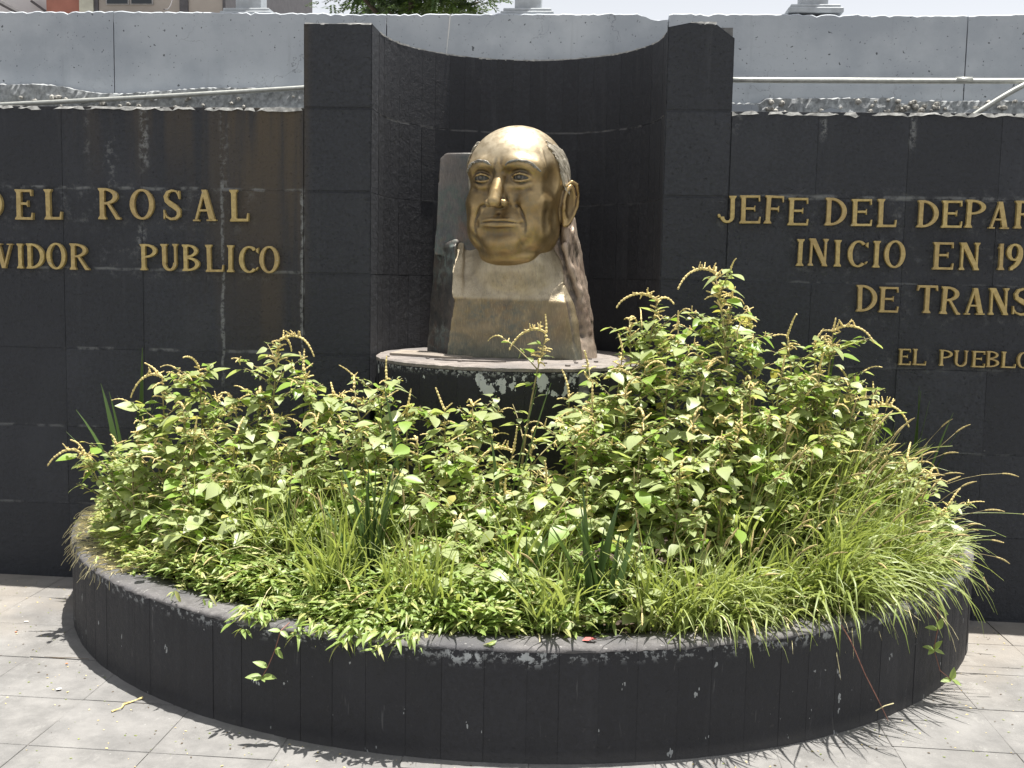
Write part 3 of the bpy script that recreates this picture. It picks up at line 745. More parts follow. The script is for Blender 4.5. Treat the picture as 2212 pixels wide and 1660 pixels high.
# ================================================================== the bronze head (implicit surface, meshed here)
class Vol:
    def __init__(s, lo, hi, h):
        s.lo = np.array(lo, np.float32); s.h = float(h)
        s.dim = tuple(int(math.ceil((b - a) / h)) + 1 for a, b in zip(lo, hi))
        s.F = np.full(s.dim, 80.0 * 1.0, np.float32)
    def sub(s, lo, hi):
        i0 = [max(0, int((a - l) / s.h)) for a, l in zip(lo, s.lo)]
        i1 = [min(d, int((b - l) / s.h) + 2) for b, l, d in zip(hi, s.lo, s.dim)]
        sl = tuple(slice(a, max(b, a)) for a, b in zip(i0, i1))
        ax = [s.lo[k] + s.h * np.arange(sl[k].start, sl[k].stop, dtype=np.float32) for k in range(3)]
        return sl, np.meshgrid(*ax, indexing='ij')
    def union(s, fn, lo, hi, k=0.0):
        m = k + 3 * s.h
        sl, G = s.sub([a - m for a in lo], [b + m for b in hi])
        if G[0].size == 0: return
        d = fn(*G); F = s.F[sl]
        if k > 0:
            hh = np.maximum(k - np.abs(F - d), 0) / k
            s.F[sl] = np.minimum(F, d) - hh * hh * k * 0.25
        else: s.F[sl] = np.minimum(F, d)
    def cut(s, fn, lo, hi, k=0.0):
        m = k + 3 * s.h
        sl, G = s.sub([a - m for a in lo], [b + m for b in hi])
        if G[0].size == 0: return
        d = -fn(*G); F = s.F[sl]
        if k > 0:
            hh = np.maximum(k - np.abs(F - d), 0) / k
            s.F[sl] = np.maximum(F, d) + hh * hh * k * 0.25
        else: s.F[sl] = np.maximum(F, d)
    def ell(s, c, r, k=0.0, rot=None, cut=False):
        c = np.array(c, float); r = np.array(r, float)
        R = np.eye(3) if rot is None else rot
        def fn(x, y, z):
            p = [x - c[0], y - c[1], z - c[2]]
            if rot is not None: p = [R[0][j] * p[0] + R[1][j] * p[1] + R[2][j] * p[2] for j in range(3)]
            k0 = np.sqrt((p[0] / r[0]) ** 2 + (p[1] / r[1]) ** 2 + (p[2] / r[2]) ** 2) + 1e-6
            k1 = np.sqrt((p[0] / r[0] ** 2) ** 2 + (p[1] / r[1] ** 2) ** 2 + (p[2] / r[2] ** 2) ** 2) + 1e-9
            return k0 * (k0 - 1) / k1
        M = r if rot is None else np.full(3, r.max())
        (s.cut if cut else s.union)(fn, c - M, c + M, k)
    def cap(s, a, b, ra, rb=None, k=0.0, cut=False):
        a = np.array(a, float); b = np.array(b, float); rb = ra if rb is None else rb
        ba = b - a; L = ba @ ba
        def fn(x, y, z):
            t = np.clip(((x - a[0]) * ba[0] + (y - a[1]) * ba[1] + (z - a[2]) * ba[2]) / L, 0, 1)
            return np.sqrt((x - a[0] - t * ba[0]) ** 2 + (y - a[1] - t * ba[1]) ** 2 + (z - a[2] - t * ba[2]) ** 2) - (ra + (rb - ra) * t)
        M = max(ra, rb)
        (s.cut if cut else s.union)(fn, np.minimum(a, b) - M, np.maximum(a, b) + M, k)
    def chain(s, pts, rad, k=0.0, cut=False):
        rad = np.broadcast_to(rad, (len(pts),))
        P = np.array(pts, float); rad = np.array(rad, float); m = rad.max()
        def fn(x, y, z):
            d = None
            for i in range(len(P) - 1):
                a = P[i]; ba = P[i + 1] - a; L = ba @ ba + 1e-12
                t = np.clip(((x - a[0]) * ba[0] + (y - a[1]) * ba[1] + (z - a[2]) * ba[2]) / L, 0, 1)
                e = np.sqrt((x - a[0] - t * ba[0]) ** 2 + (y - a[1] - t * ba[1]) ** 2 + (z - a[2] - t * ba[2]) ** 2) - (rad[i] + (rad[i + 1] - rad[i]) * t)
                d = e if d is None else np.minimum(d, e)
            return d
        (s.cut if cut else s.union)(fn, P.min(0) - m, P.max(0) + m, k)
    def sample(s, P):
        q = (np.asarray(P, float) - s.lo) / s.h
        q = np.clip(q, 0, np.array(s.dim) - 1.001)
        i = q.astype(int); f = q - i
        out = 0
        for dx in (0, 1):
            for dy in (0, 1):
                for dz in (0, 1):
                    w = (f[..., 0] if dx else 1 - f[..., 0]) * (f[..., 1] if dy else 1 - f[..., 1]) * (f[..., 2] if dz else 1 - f[..., 2])
                    out = out + w * s.F[i[..., 0] + dx, i[..., 1] + dy, i[..., 2] + dz]
        return out
    def grad(s, P, e=None):
        e = e or s.h
        g = np.stack([s.sample(P + np.eye(3)[k] * e) - s.sample(P - np.eye(3)[k] * e) for k in range(3)], -1)
        return g / (np.linalg.norm(g, axis=-1, keepdims=True) + 1e-9)
    def project(s, P, off=0.0, it=6):
        P = np.array(P, float)
        for _ in range(it): P = P - (s.sample(P) - off)[..., None] * s.grad(P) * 0.8
        return P
    def mesh(s):
        F = s.F; S = F < 0
        nx, ny, nz = F.shape
        cs = np.zeros((nx - 1, ny - 1, nz - 1), np.int8)
        for a in (0, 1):
            for b in (0, 1):
                for c in (0, 1): cs += S[a:nx - 1 + a, b:ny - 1 + b, c:nz - 1 + c]
        act = (cs > 0) & (cs < 8)
        I = np.argwhere(act)
        idx = np.full(act.shape, -1, np.int64); idx[act] = np.arange(len(I))
        acc = np.zeros((len(I), 3)); cnt = np.zeros(len(I))
        cor = {}
        for a in (0, 1):
            for b in (0, 1):
                for c in (0, 1): cor[a, b, c] = F[I[:, 0] + a, I[:, 1] + b, I[:, 2] + c].astype(float)
        for k1 in cor:
            for ax in range(3):
                if k1[ax] == 0:
                    k2 = tuple(1 if j == ax else k1[j] for j in range(3))
                    fa, fb = cor[k1], cor[k2]
                    m = (fa < 0) != (fb < 0)
                    t = np.where(m, fa / np.where(m, fa - fb, 1), 0)
                    p = np.tile(np.array(k1, float), (len(I), 1)); p[:, ax] = t
                    acc += p * m[:, None]; cnt += m
        V = (I + acc / cnt[:, None]) * s.h + s.lo
        Q = []
        for ax in range(3):
            b, c = [(1, 2), (2, 0), (0, 1)][ax]
            sa = [slice(1, -1)] * 3; sa[ax] = slice(0, -1)
            sb = list(sa); sb[ax] = slice(1, None)
            A, B = S[tuple(sa)], S[tuple(sb)]
            off = np.ones(3, int); off[ax] = 0
            for flip, mm in ((0, A & ~B), (1, ~A & B)):
                E = np.argwhere(mm) + off
                if len(E) == 0: continue
                def cell(db, dc):
                    e = E.copy(); e[:, b] -= db; e[:, c] -= dc
                    return idx[e[:, 0], e[:, 1], e[:, 2]]
                q = np.stack([cell(1, 1), cell(0, 1), cell(0, 0), cell(1, 0)], 1)
                Q.append(q[:, ::-1] if flip else q)
        Q = np.concatenate(Q)
        return V, Q[(Q >= 0).all(1)]

def rotm(ax, deg):
    return np.array(Matrix.Rotation(math.radians(deg), 3, ax))

def dense(pts, val, m=4):
    P = np.array(pts, float); n = (len(P) - 1) * m + 1; tt = np.linspace(0, len(P) - 1, n)
    v = np.broadcast_to(np.asarray(val, float), (len(P),))
    Q = np.stack([np.interp(tt, range(len(P)), P[:, k]) for k in range(3)], 1)
    for _ in range(3): Q[1:-1] = (Q[:-2] + 2 * Q[1:-1] + Q[2:]) / 4
    return Q, np.interp(tt, range(len(P)), v)
def taper(n, k):
    t_ = np.linspace(0, 1, n); w = np.clip(np.minimum(t_, 1 - t_) / 0.2, 0, 1)
    return 0.7 * k * (1 - w) ** 1.6
def crease(V, pts, r, depth, k):
    """cut a groove that follows the surface"""
    P, d = dense(pts, depth); d = d - taper(len(P), k)
    P = V.project(P, 0.0)
    Q = P + V.grad(P) * (r - d)[:, None]
    V.chain([tuple(q) for q in Q], r, k, cut=True)
def welt(V, pts, r, height, k):
    """raise a soft ridge that follows the surface"""
    _, rr = dense(pts, r); P, d = dense(pts, height); d = d - taper(len(P), k)
    P = V.project(P, 0.0)
    Q = P - V.grad(P) * (rr - d)[:, None]
    V.chain([tuple(q) for q in Q], rr, k)

# head, in units of 1/2292 m: u to the viewer's right, w forward out of the face, v up (chin 0)
HS = 0.436e-3
H = Vol((-640, -700, -60), (640, 860, 1580), 9.5)
def mir(fn):
    for sgn in (-1, 1): fn(sgn)
H.ell((0, -40, 950), (515, 590, 585), 0)                       # skull
H.ell((0, 150, 1010), (470, 415, 470), 80)                     # forehead
H.ell((0, 70, 560), (448, 420, 520), 140)                      # face mass
H.ell((0, 130, 300), (385, 385, 290), 110)                     # jaw
mir(lambda s: H.ell((s * 280, 20, 370), (155, 260, 240), 120)) # jaw corners
mir(lambda s: H.ell((s * 275, 300, 650), (170, 180, 170), 110))# cheek bones
mir(lambda s: H.ell((s * 255, 280, 400), (170, 190, 220), 120))# fleshy cheeks
H.ell((0, 375, 410), (240, 175, 200), 90)                      # muzzle
H.ell((0, 415, 165), (175, 125, 120), 90)                      # chin
H.ell((0, 230, 90), (290, 265, 115), 80)                       # under the chin
mir(lambda s: H.chain([(s * 60, 500, 1030), (s * 190, 497, 1060), (s * 330, 412, 1040), (s * 400, 325, 985)], (60, 66, 60, 45), 90))
mir(lambda s: H.ell((s * 205, 590, 915), (160, 118, 88), 70, cut=True))
mir(lambda s: H.ell((s * 95, 600, 930), (60, 85, 75), 50, cut=True))
for s in (-1, 1):
    cx, cw, cz, r = s * 212, 398, 916, 118
    def lid(x, y, z, cx=cx, cw=cw, cz=cz, r=r, s=s):
        d = np.sqrt((x - cx) ** 2 + (y - cw) ** 2 + ((z - cz) * 1.05) ** 2) - r
        du = (x - cx) / 104.0
        zu = cz + 36 * (1 - du * du) + 5; zl = cz - 30 * (1 - du * du)
        slot = np.maximum(z - zu, zl - z)
        return np.where(slot < 0, np.maximum(d, -slot), d)
    H.union(lid, (cx - r, cw - r, cz - r), (cx + r, cw + r, cz + r), 14)
    H.chain([(cx + s * 106, 440, 908), (cx + s * 55, 498, 944), (cx, 517, 958), (cx - s * 60, 509, 945), (cx - s * 110, 470, 905)], (9, 13, 14, 13, 8), 12)
    H.chain([(cx + s * 102, 438, 900), (cx + s * 50, 488, 880), (cx, 507, 873), (cx - s * 55, 500, 882), (cx - s * 106, 468, 903)], (7, 11, 12, 11, 7), 12)
    crease(H, [(cx + s * 112, 440, 950), (cx + s * 60, 500, 984), (cx, 520, 994), (cx - s * 62, 515, 982), (cx - s * 100, 490, 945)], 14, (1, 7, 8, 7, 1), 18)
    crease(H, [(cx + s * 110, 440, 880), (cx + s * 62, 500, 846), (cx - s * 5, 522, 832), (cx - s * 66, 525, 845), (cx - s * 108, 505, 878)], 16, (0, 4, 5, 4, 0), 24)
    welt(H, [(cx + s * 95, 450, 848), (cx + s * 30, 500, 815), (cx - s * 50, 515, 822)], 30, 7, 30)
    crease(H, [(cx + s * 120, 440, 820), (cx + s * 60, 490, 776), (cx - s * 15, 515, 768), (cx - s * 80, 520, 790)], 30, (-2, 6, 8, 1), 44)
    H.ell((s * 490, 300, 900), (60, 150, 150), 80, cut=True)
# nose
H.chain([(0, 440, 1040), (0, 492, 960), (0, 562, 860), (0, 630, 755), (0, 672, 665)], (54, 54, 60, 64, 64), 30)
H.chain([(0, 470, 860), (0, 560, 680)], (74, 90), 34)
H.ell((0, 676, 640), (58, 56, 50), 30)
mir(lambda s: H.ell((s * 88, 590, 640), (44, 64, 46), 20))
mir(lambda s: H.ell((s * 38, 630, 596), (22, 34, 20), 12, cut=True))
mir(lambda s: crease(H, [(s * 122, 520, 610), (s * 128, 550, 655), (s * 104, 560, 695)], 12, 9, 16))
mir(lambda s: crease(H, [(s * 150, 500, 800), (s * 175, 520, 720), (s * 215, 500, 660)], 60, 14, 60))
mir(lambda s: welt(H, [(s * 240, 470, 690), (s * 300, 440, 620)], 80, 12, 60))
mir(lambda s: crease(H, [(s * 28, 555, 1120), (s * 32, 560, 1060), (s * 42, 535, 1000)], 14, (-2, 6, 0), 26))
# nasolabial folds
mir(lambda s: welt(H, [(s * 175, 540, 690), (s * 245, 520, 610), (s * 305, 480, 520), (s * 325, 450, 430), (s * 315, 440, 340)], 54, (1, 10, 12, 9, 0), 50))
mir(lambda s: crease(H, [(s * 118, 590, 700), (s * 150, 570, 655), (s * 200, 540, 590), (s * 250, 505, 510), (s * 276, 475, 430), (s * 276, 450, 350), (s * 250, 450, 290)], 16, (4, 13, 16, 17, 15, 9, -2), 20))
mir(lambda s: crease(H, [(s * 300, 430, 320), (s * 275, 440, 240), (s * 205, 450, 190)], 34, (0, 8, 0), 50))
if True:
    for s in (1,):
        crease(H, [(s * 375, 330, 680), (s * 398, 300, 560), (s * 396, 300, 450), (s * 370, 300, 330)], 50, (-40, 2, 2, -40), 80)
        pass
        crease(H, [(s * 466, 200, 620), (s * 474, 180, 480), (s * 440, 180, 320)], 50, (-40, 0, -40), 80)
    crease(H, [(-385, 300, 620), (-405, 280, 480), (-380, 280, 330)], 50, (-40, 0, -40), 80)
crease(H, [(0, 640, 585), (0, 620, 500)], 20, 8, 20)                 # philtrum
# mouth
welt(H, [(-240, 440, 440), (-120, 560, 446), (0, 600, 446), (120, 560, 446), (240, 440, 440)], 60, 10, 50)
H.mouth = [(-212, 480, 424), (-140, 550, 433), (-52, 583, 441), (0, 590, 434), (52, 583, 441), (140, 550, 433), (232, 470, 424)]
welt(H, [(-180, 500, 442), (-125, 550, 456), (-50, 583, 467), (0, 588, 459), (50, 583, 467), (125, 550, 456), (180, 500, 442)], (10, 17, 22, 20, 22, 17, 10), (3, 9, 12, 11, 12, 9, 3), 12)
welt(H, [(-175, 500, 408), (-115, 555, 396), (0, 585, 386), (115, 555, 396), (175, 500, 408)], (10, 20, 26, 20, 10), (3, 11, 15, 11, 3), 12)
crease(H, H.mouth, 9, (5, 11, 14, 14, 14, 11, 5), 8)
mir(lambda s: crease(H, [(s * 222, 470, 436), (s * 228, 470, 402)], 26, (5, 5), 30))
crease(H, [(-190, 500, 345), (-90, 560, 318), (0, 560, 312), (90, 560, 318), (190, 500, 345)], 50, (0, 12, 15, 12, 0), 60)
welt(H, [(-200, 480, 225), (-90, 540, 222), (90, 540, 222), (200, 480, 225)], 60, (0, 10, 10, 0), 60)
# double chin
crease(H, [(-300, 330, 150), (-180, 440, 95), (0, 500, 80), (180, 440, 95), (300, 330, 150)], 36, (-4, 5, 7, 5, -4), 60)
welt(H, [(-300, 200, 100), (-200, 330, 45), (0, 400, 20), (200, 330, 45), (300, 200, 100)], 50, 10, 50)
welt(H, [(388, 330, 1240), (400, 350, 1150), (410, 330, 1010)], 12, (0, 4, 0), 20)
# ears
for s in (-1, 1):
    Re = rotm('Z', s * 24) @ rotm('Y', s * 6)
    c = np.array([s * 500, -70, 660])
    def ep(a, b, o):      # a: forward, b: up, o: outward, in the ear's plane
        return c + Re @ np.array([s * o, a, b])
    H.ell(c, (44, 96, 215), 30, Re)
    H.ell(ep(-30, -5, 40), (38, 100, 235), 8, Re)
    H.ell(ep(-18, 20, 84), (50, 74, 180), 12, Re, cut=True)
    rim = [ep(60, 205, 56), ep(0, 258, 72), ep(-78, 228, 80), ep(-118, 120, 84), ep(-114, -10, 80), ep(-78, -130, 68), ep(-22, -215, 56), ep(22, -225, 48)]
    H.chain(rim, (12, 19, 20, 19, 17, 16, 21, 18), 10)
    H.ell(ep(-4, -195, 44), (26, 44, 50), 16, Re)
    H.ell(ep(56, -30, 48), (20, 20, 42), 16, Re)
H.chain([(0, -60, -60), (0, -40, 250)], (330, 330), 60)
hv, hq = H.mesh()
PSI = math.radians(17.7)
RH = np.array([[math.cos(PSI), -math.sin(PSI), 0], [-math.sin(PSI), -math.cos(PSI), 0], [0, 0, 1]])  # columns: u, w, v
TH = np.array([-0.012, 0.095, 1.668])
def head_world(p): return (np.asarray(p) * np.array([1.07, 1.0, 1.0])) @ RH.T * HS + TH

def bronze(name, lo, hi, dark, rough, patina=0.3, metal=0.9, scratch=0.3, cavity=True, worn=False):  # worn: switches on the painted sun highlight of the forehead
    t = NT(name)
    n = t.noise(7, 5, 0.6); n2 = t.noise(26, 5, 0.7); n3 = t.noise(2.6, 3)
    geo = t.n('ShaderNodeNewGeometry')
    X, Y, Z = t.xyz()
    col = t.mix(t.ramp(n, 0.3, 0.7), lo, hi)
    cav = t.ramp(geo.outputs['Pointiness'], 0.47, 0.515)       # crevices keep dark patina, ridges are rubbed bright
    if cavity: col = t.mix(cav, dark, col)
    if worn:      # sun highlight on forehead and crown painted into the colour
        hilite_m = t.math('MULTIPLY', t.ramp(t.math('ADD', Z, t.math('MULTIPLY', n, 0.10)), 2.15, 2.27), t.ramp(n2, 0.2, 0.6, 0.6, 1.0))
        col = t.mix(t.math('MULTIPLY', hilite_m, 0.8), col, (0.66, 0.56, 0.40))
    ridge = t.ramp(geo.outputs['Pointiness'], 0.52, 0.58)
    col = t.mix(t.math('MULTIPLY', ridge, 0.4), col, tuple(min(1, c * 1.35) for c in hi))
    pm = t.math('MULTIPLY', t.ramp(n3, 0.42, 0.62), t.ramp(n2, 0.40, 0.66))
    col = t.mix(t.math('MULTIPLY', pm, patina), col, (0.17, 0.21, 0.20))
    red = t.math('MULTIPLY', t.ramp(t.noise(5.5, 4, 0.6, t.scaled(t.pos(), (1, 1, 1), (3, 1, 7))), 0.55, 0.7), patina * 0.35)
    col = t.mix(red, col, (0.20, 0.105, 0.065))
    if name == 'brushed_bronze':      # the sloping chest is mixed paler, the foot keeps green patina
        up_ = t.math('MULTIPLY', t.ramp(t.math('ADD', Z, t.math('MULTIPLY', n2, 0.02)), 1.495, 1.515), t.ramp(n, 0.3, 0.6, 0.3, 0.85))
        col = t.mix(up_, col, (0.50, 0.43, 0.31))
        lowm = t.math('MULTIPLY', t.ramp(t.math('ADD', Z, t.math('MULTIPLY', n, 0.12)), 1.42, 1.27), 0.7)
        col = t.mix(lowm, col, (0.135, 0.155, 0.135))
    w = t.n('ShaderNodeTexNoise'); w.inputs['Scale'].default_value = 1.0; w.inputs['Detail'].default_value = 3
    mp = t.n('ShaderNodeMapping'); mp.inputs['Rotation'].default_value = (0.3, 0.9, 0.2); mp.inputs['Scale'].default_value = (190, 190, 34)
    t.l(t.pos(), mp.inputs['Vector']); t.l(mp.outputs[0], w.inputs['Vector'])
    w2 = t.n('ShaderNodeTexNoise'); w2.inputs['Scale'].default_value = 1.0; w2.inputs['Detail'].default_value = 3
    mp2 = t.n('ShaderNodeMapping'); mp2.inputs['Rotation'].default_value = (0.2, -0.6, 0.1); mp2.inputs['Scale'].default_value = (210, 210, 38)
    t.l(t.pos(), mp2.inputs['Vector']); t.l(mp2.outputs[0], w2.inputs['Vector'])
    wsel = t.ramp(n3, 0.44, 0.52)
    wmix = t.math('ADD', t.math('MULTIPLY', w.outputs['Fac'], wsel), t.math('MULTIPLY', w2.outputs['Fac'], t.math('SUBTRACT', 1.0, wsel)))
    if scratch > 0.5:
        col = t.mix(t.math('MULTIPLY', t.ramp(wmix, 0.52, 0.68), 0.22), col, tuple(min(1, c * 1.5) for c in hi))
        col = t.mix(t.math('MULTIPLY', t.ramp(wmix, 0.46, 0.34), 0.25), col, dark)
    h = t.math('ADD', t.math('MULTIPLY', wmix, scratch), t.math('MULTIPLY', n2, 0.35 + scratch * .6))
    rg = t.math('ADD', t.ramp(n2, 0.3, 0.7, rough - 0.05, rough + 0.12), t.math('MULTIPLY', pm, patina * 0.5))
    return t.fin(col, rg, t.bump(h, 0.35 + scratch * .5, 0.004), metal)
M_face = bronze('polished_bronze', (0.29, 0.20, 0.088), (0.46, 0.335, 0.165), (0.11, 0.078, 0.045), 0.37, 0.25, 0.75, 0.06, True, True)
M_body = bronze('brushed_bronze', (0.20, 0.155, 0.085), (0.33, 0.265, 0.16), (0.14, 0.12, 0.095), 0.44, 0.6, 0.5, 0.8)
M_darkbz = bronze('dark_patina_bronze', (0.075, 0.085, 0.088), (0.17, 0.15, 0.135), (0.06, 0.06, 0.06), 0.42, 1.0, 0.5, 0.8)
M_hair = bronze('chased_bronze_hair', (0.24, 0.215, 0.17), (0.50, 0.46, 0.38), (0.22, 0.20, 0.17), 0.45, 0.3, 0.25, 0.3, False)
M_brow = bronze('eyebrow_bronze', (0.17, 0.16, 0.14), (0.31, 0.29, 0.25), (0.09, 0.085, 0.08), 0.45, 0.3, 0.3, 0.3, False)
M_rough = bronze('rough_cast_bronze', (0.27, 0.20, 0.15), (0.46, 0.37, 0.29), (0.12, 0.10, 0.085), 0.5, 0.5, 0.4, 0.6)
M_eye = bronze('eye_bronze', (0.10, 0.09, 0.075), (0.15, 0.135, 0.11), (0.05, 0.05, 0.045), 0.4, 0.3, 0.8, 0.1)
M_lip = bronze('lip_bronze', (0.36, 0.30, 0.22), (0.52, 0.46, 0.36), (0.15, 0.12, 0.09), 0.32, 0.2, 0.85, 0.1)

bust = tag(empty('bust', (-0.04, 0.12, 1.2085)), 'colossal bronze bust of a balding man with a polished forehead standing on the round pedestal', 'bust')
bl = tuple(-a for a in bust.location)
W = head_world(hv)
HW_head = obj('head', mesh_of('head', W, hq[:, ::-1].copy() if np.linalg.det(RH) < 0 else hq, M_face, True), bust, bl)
# lips: inlaid darker piece conforms to the face
# eyes
for s in (-1, 1):
    c = np.array([s * 212, 402, 918]); r = 112
    v, f = [], []
    nr_, na_ = 22, 36
    for i in range(nr_ + 1):
        th = (PI * 0.48) * i / nr_
        rr = r
        d = r * math.sin(th)
        if 30 < d < 46: rr = r - 5.0 * math.sin((d - 30) / 16 * PI)       # carved iris ring
        if d < 15: rr = r - 7                                              # pupil pit
        for k in range(na_):
            ph = 2 * PI * k / na_
            off = np.array([s * 0 - 8, 0, 2]) 
            v.append(c + rr * np.array([math.sin(th) * math.cos(ph), math.cos(th), math.sin(th) * math.sin(ph)]) + off * (1 - i / nr_))
    for i in range(nr_):
        for k in range(na_):
            f.append((i * na_ + k, i * na_ + (k + 1) % na_, (i + 1) * na_ + (k + 1) % na_, (i + 1) * na_ + k))
    o = obj('eye', mesh_of('eye', head_world(v), f, M_eye, True), bust, bl)

def strand(path, r, flat=0.5, sides=5, n=9, off=2.0):
    """a chased lock lying on the head; path = control points in head units"""
    P = np.array(path, float)
    tt = np.linspace(0, len(P) - 1, n)
    Q = np.stack([np.interp(tt, range(len(P)), P[:, k]) for k in range(3)], 1)
    if n > 4: Q[1:-1] = (Q[:-2] + 2 * Q[1:-1] + Q[2:]) / 4
    Q = H.project(Q, off)
    if np.abs(H.sample(Q) - off).max() > 12 or np.linalg.norm(np.diff(Q, axis=0), axis=1).max() > 75: return None
    rad = r * np.sin(np.linspace(0.25, PI - 0.12, n)) ** 0.6
    return tube(Q, rad, sides)
# hair at the temples, nape and round the back
for s, nm in ((1, 'hair'), (-1, 'hair')):
    mb = MB()
    for q in range(560):
        t0 = rng.uniform(0, 1)
        v0 = 1385 - 560 * t0 + rng.normal(0, 22)                     # height of root
        th0 = (math.radians(31) - math.radians(26) * t0) + (math.radians(14) if s < 0 else 0)
        th = th0 - abs(rng.uniform(0, 1)) * math.radians(95)
        if q < 90: th = th0 - rng.uniform(0, 0.10)
        R = 560
        a = np.array([s * R * math.cos(th) * .93, R * math.sin(th) - 20, v0])
        back = math.radians(rng.uniform(10, 18)); L = rng.uniform(110, 190)
        drop = L * (0.55 + 0.45 * t0) * rng.uniform(.8, 1.15)
        b = np.array([s * R * math.cos(th - back * .5) * .93, R * math.sin(th - back * .5) - 20, v0 - drop * .42])
        c = np.array([s * R * math.cos(th - back) * .93, R * math.sin(th - back) - 20, v0 - drop])
        if a[2] - drop < 745 and th > -0.35: continue
        st = strand([a, b, c], rng.uniform(9, 15), off=rng.uniform(2, 14))
        if st: mb.add(head_world(st[0]), st[1])
    obj(nm, mb.mesh('hair', M_hair, True), bust, bl)
# eyebrows
for s in (-1, 1):
    mb = MB()
    arch = np.array([(s * 66, 560, 1050), (s * 130, 570, 1076), (s * 215, 545, 1088), (s * 290, 490, 1070), (s * 345, 440, 1030), (s * 372, 400, 990)], float)
    for q in range(64):
        t0 = rng.uniform(0, 0.93); i = t0 * 5
        def at(t): 
            t = min(max(t, 0), 4.999); k = int(t); return arch[k] * (1 - (t - k)) + arch[k + 1] * (t - k)
        jz = rng.uniform(-10, 10)
        a = at(i) + (0, 0, jz - 6); b = at(i + .5) + (0, 0, jz * .6 + 5); c = at(i + 1.0) + (0, 0, jz * .25 + 2)
        st = strand([a, b, c], rng.uniform(5, 8), n=7, off=rng.uniform(2, 10))
        if st: mb.add(head_world(st[0]), st[1])
    obj('eyebrow', mb.mesh('eyebrow', M_brow, True), bust, bl)
# lips as their own pieces, lying on the mouth
for nm, path, rr in (
                     ('lower_lip', [(-186, 500, 414), (-125, 560, 404), (-45, 605, 396), (0, 605, 395), (45, 605, 396), (125, 560, 404), (186, 500, 414)], (5, 14, 20, 21, 20, 14, 5)),):
    P = np.array(path, float); tt = np.linspace(0, len(P) - 1, 25)
    Q = np.stack([np.interp(tt, range(len(P)), P[:, k]) for k in range(3)], 1)
    Q[1:-1] = (Q[:-2] + 2 * Q[1:-1] + Q[2:]) / 4
    Q = H.project(Q, -rr[3] + 3)
    v, f = tube(Q, np.interp(tt, range(len(P)), rr), 10)
    obj(nm, mesh_of(nm, head_world(v), f, M_lip if nm == 'lower_lip' else M_face, True), bust, bl)

# ------------------------------------------------------------------ chest block, back plate and rough right side, in metres
def convex(planes):
    """intersection of half spaces; planes = (point, outward normal)"""
    PL = [(np.array(p, float), np.array(n, float) / np.linalg.norm(n)) for p, n in planes]
    def fn(x, y, z):
        d = None
        for p, n in PL:
            e = (x - p[0]) * n[0] + (y - p[1]) * n[1] + (z - p[2]) * n[2]
            d = e if d is None else np.maximum(d, e)
        return d
    return fn
def roughen(V, amp, cell):
    r_ = np.random.default_rng(5)
    a = r_.normal(0, 1, tuple(d // cell + 2 for d in V.dim)).astype(np.float32)
    for ax in range(3):
        q = np.arange(V.dim[ax]) / cell; i = q.astype(int); f = (q - i).astype(np.float32); f = f * f * (3 - 2 * f)
        sh = [1, 1, 1]; sh[ax] = -1; f = f.reshape(sh)
        a = np.take(a, i, ax) * (1 - f) + np.take(a, i + 1, ax) * f
    V.F += a * amp
def body_part(V, name, mat, ang=38):
    if name == 'rough_side': roughen(V, 0.0035, 8); roughen(V, 0.0015, 3)
    else: roughen(V, 0.0022, 6)
    bv, bq = V.mesh()
    o = obj(name, mesh_of(name, bv, bq, mat, True), bust, bl)
    try: o.data.set_sharp_from_angle(angle=math.radians(ang))
    except Exception: pass
    return o
# front block: flat face below, slope above running back to the neck
B = Vol((-0.44, -0.20, 1.196), (0.36, 0.40, 1.95), 0.008); B.F[:] = 0.5
B.union(convex([((0, -0.045, 1.35), (-0.03, -1, -0.045)), ((0, -0.056, 1.487), (0, -0.82, 0.62)), ((-0.318, 0, 1.35), (-1, 0.0, 0.12)), ((0.27, 0, 1.35), (1, -0.05, 0.20)), ((0, 0.34, 1.5), (0, 1, 0)), ((0, 0, 1.2), (0, 0, -1)), ((0, 0, 1.735), (0, 0, 1))]), (-0.42, -0.1, 1.19), (0.36, 0.36, 1.76))
B.ell((0.01, -0.11, 1.72), (0.245, 0.20, 0.20), 0.05, cut=True)
B.ell((0.0, 0.13, 1.66), (0.165, 0.165, 0.24), 0.08)
B.ell((-0.01, 0.05, 1.645), (0.165, 0.115, 0.14), 0.11)
B.union(convex([((-0.318, 0, 1.6), (-1, 0, -0.07)), ((-0.266, 0, 1.6), (1, 0, 0.08)), ((0, -0.050, 1.50), (0, -0.84, 0.58)), ((0, 0.3, 1.5), (0, 1, 0)), ((0, 0, 1.49), (0, 0, -1)), ((-0.3, 0.08, 1.772), (-0.1, -0.25, 1))]), (-0.36, -0.12, 1.48), (-0.23, 0.3, 1.84), 0.006)
B.chain([(0.225, 0.00, 1.555), (0.262, 0.0, 1.45), (0.285, -0.005, 1.3), (0.295, 0.0, 1.2)], (0.016, 0.026, 0.030, 0.036), 0.02)
body_part(B, 'shoulder_block', M_body)
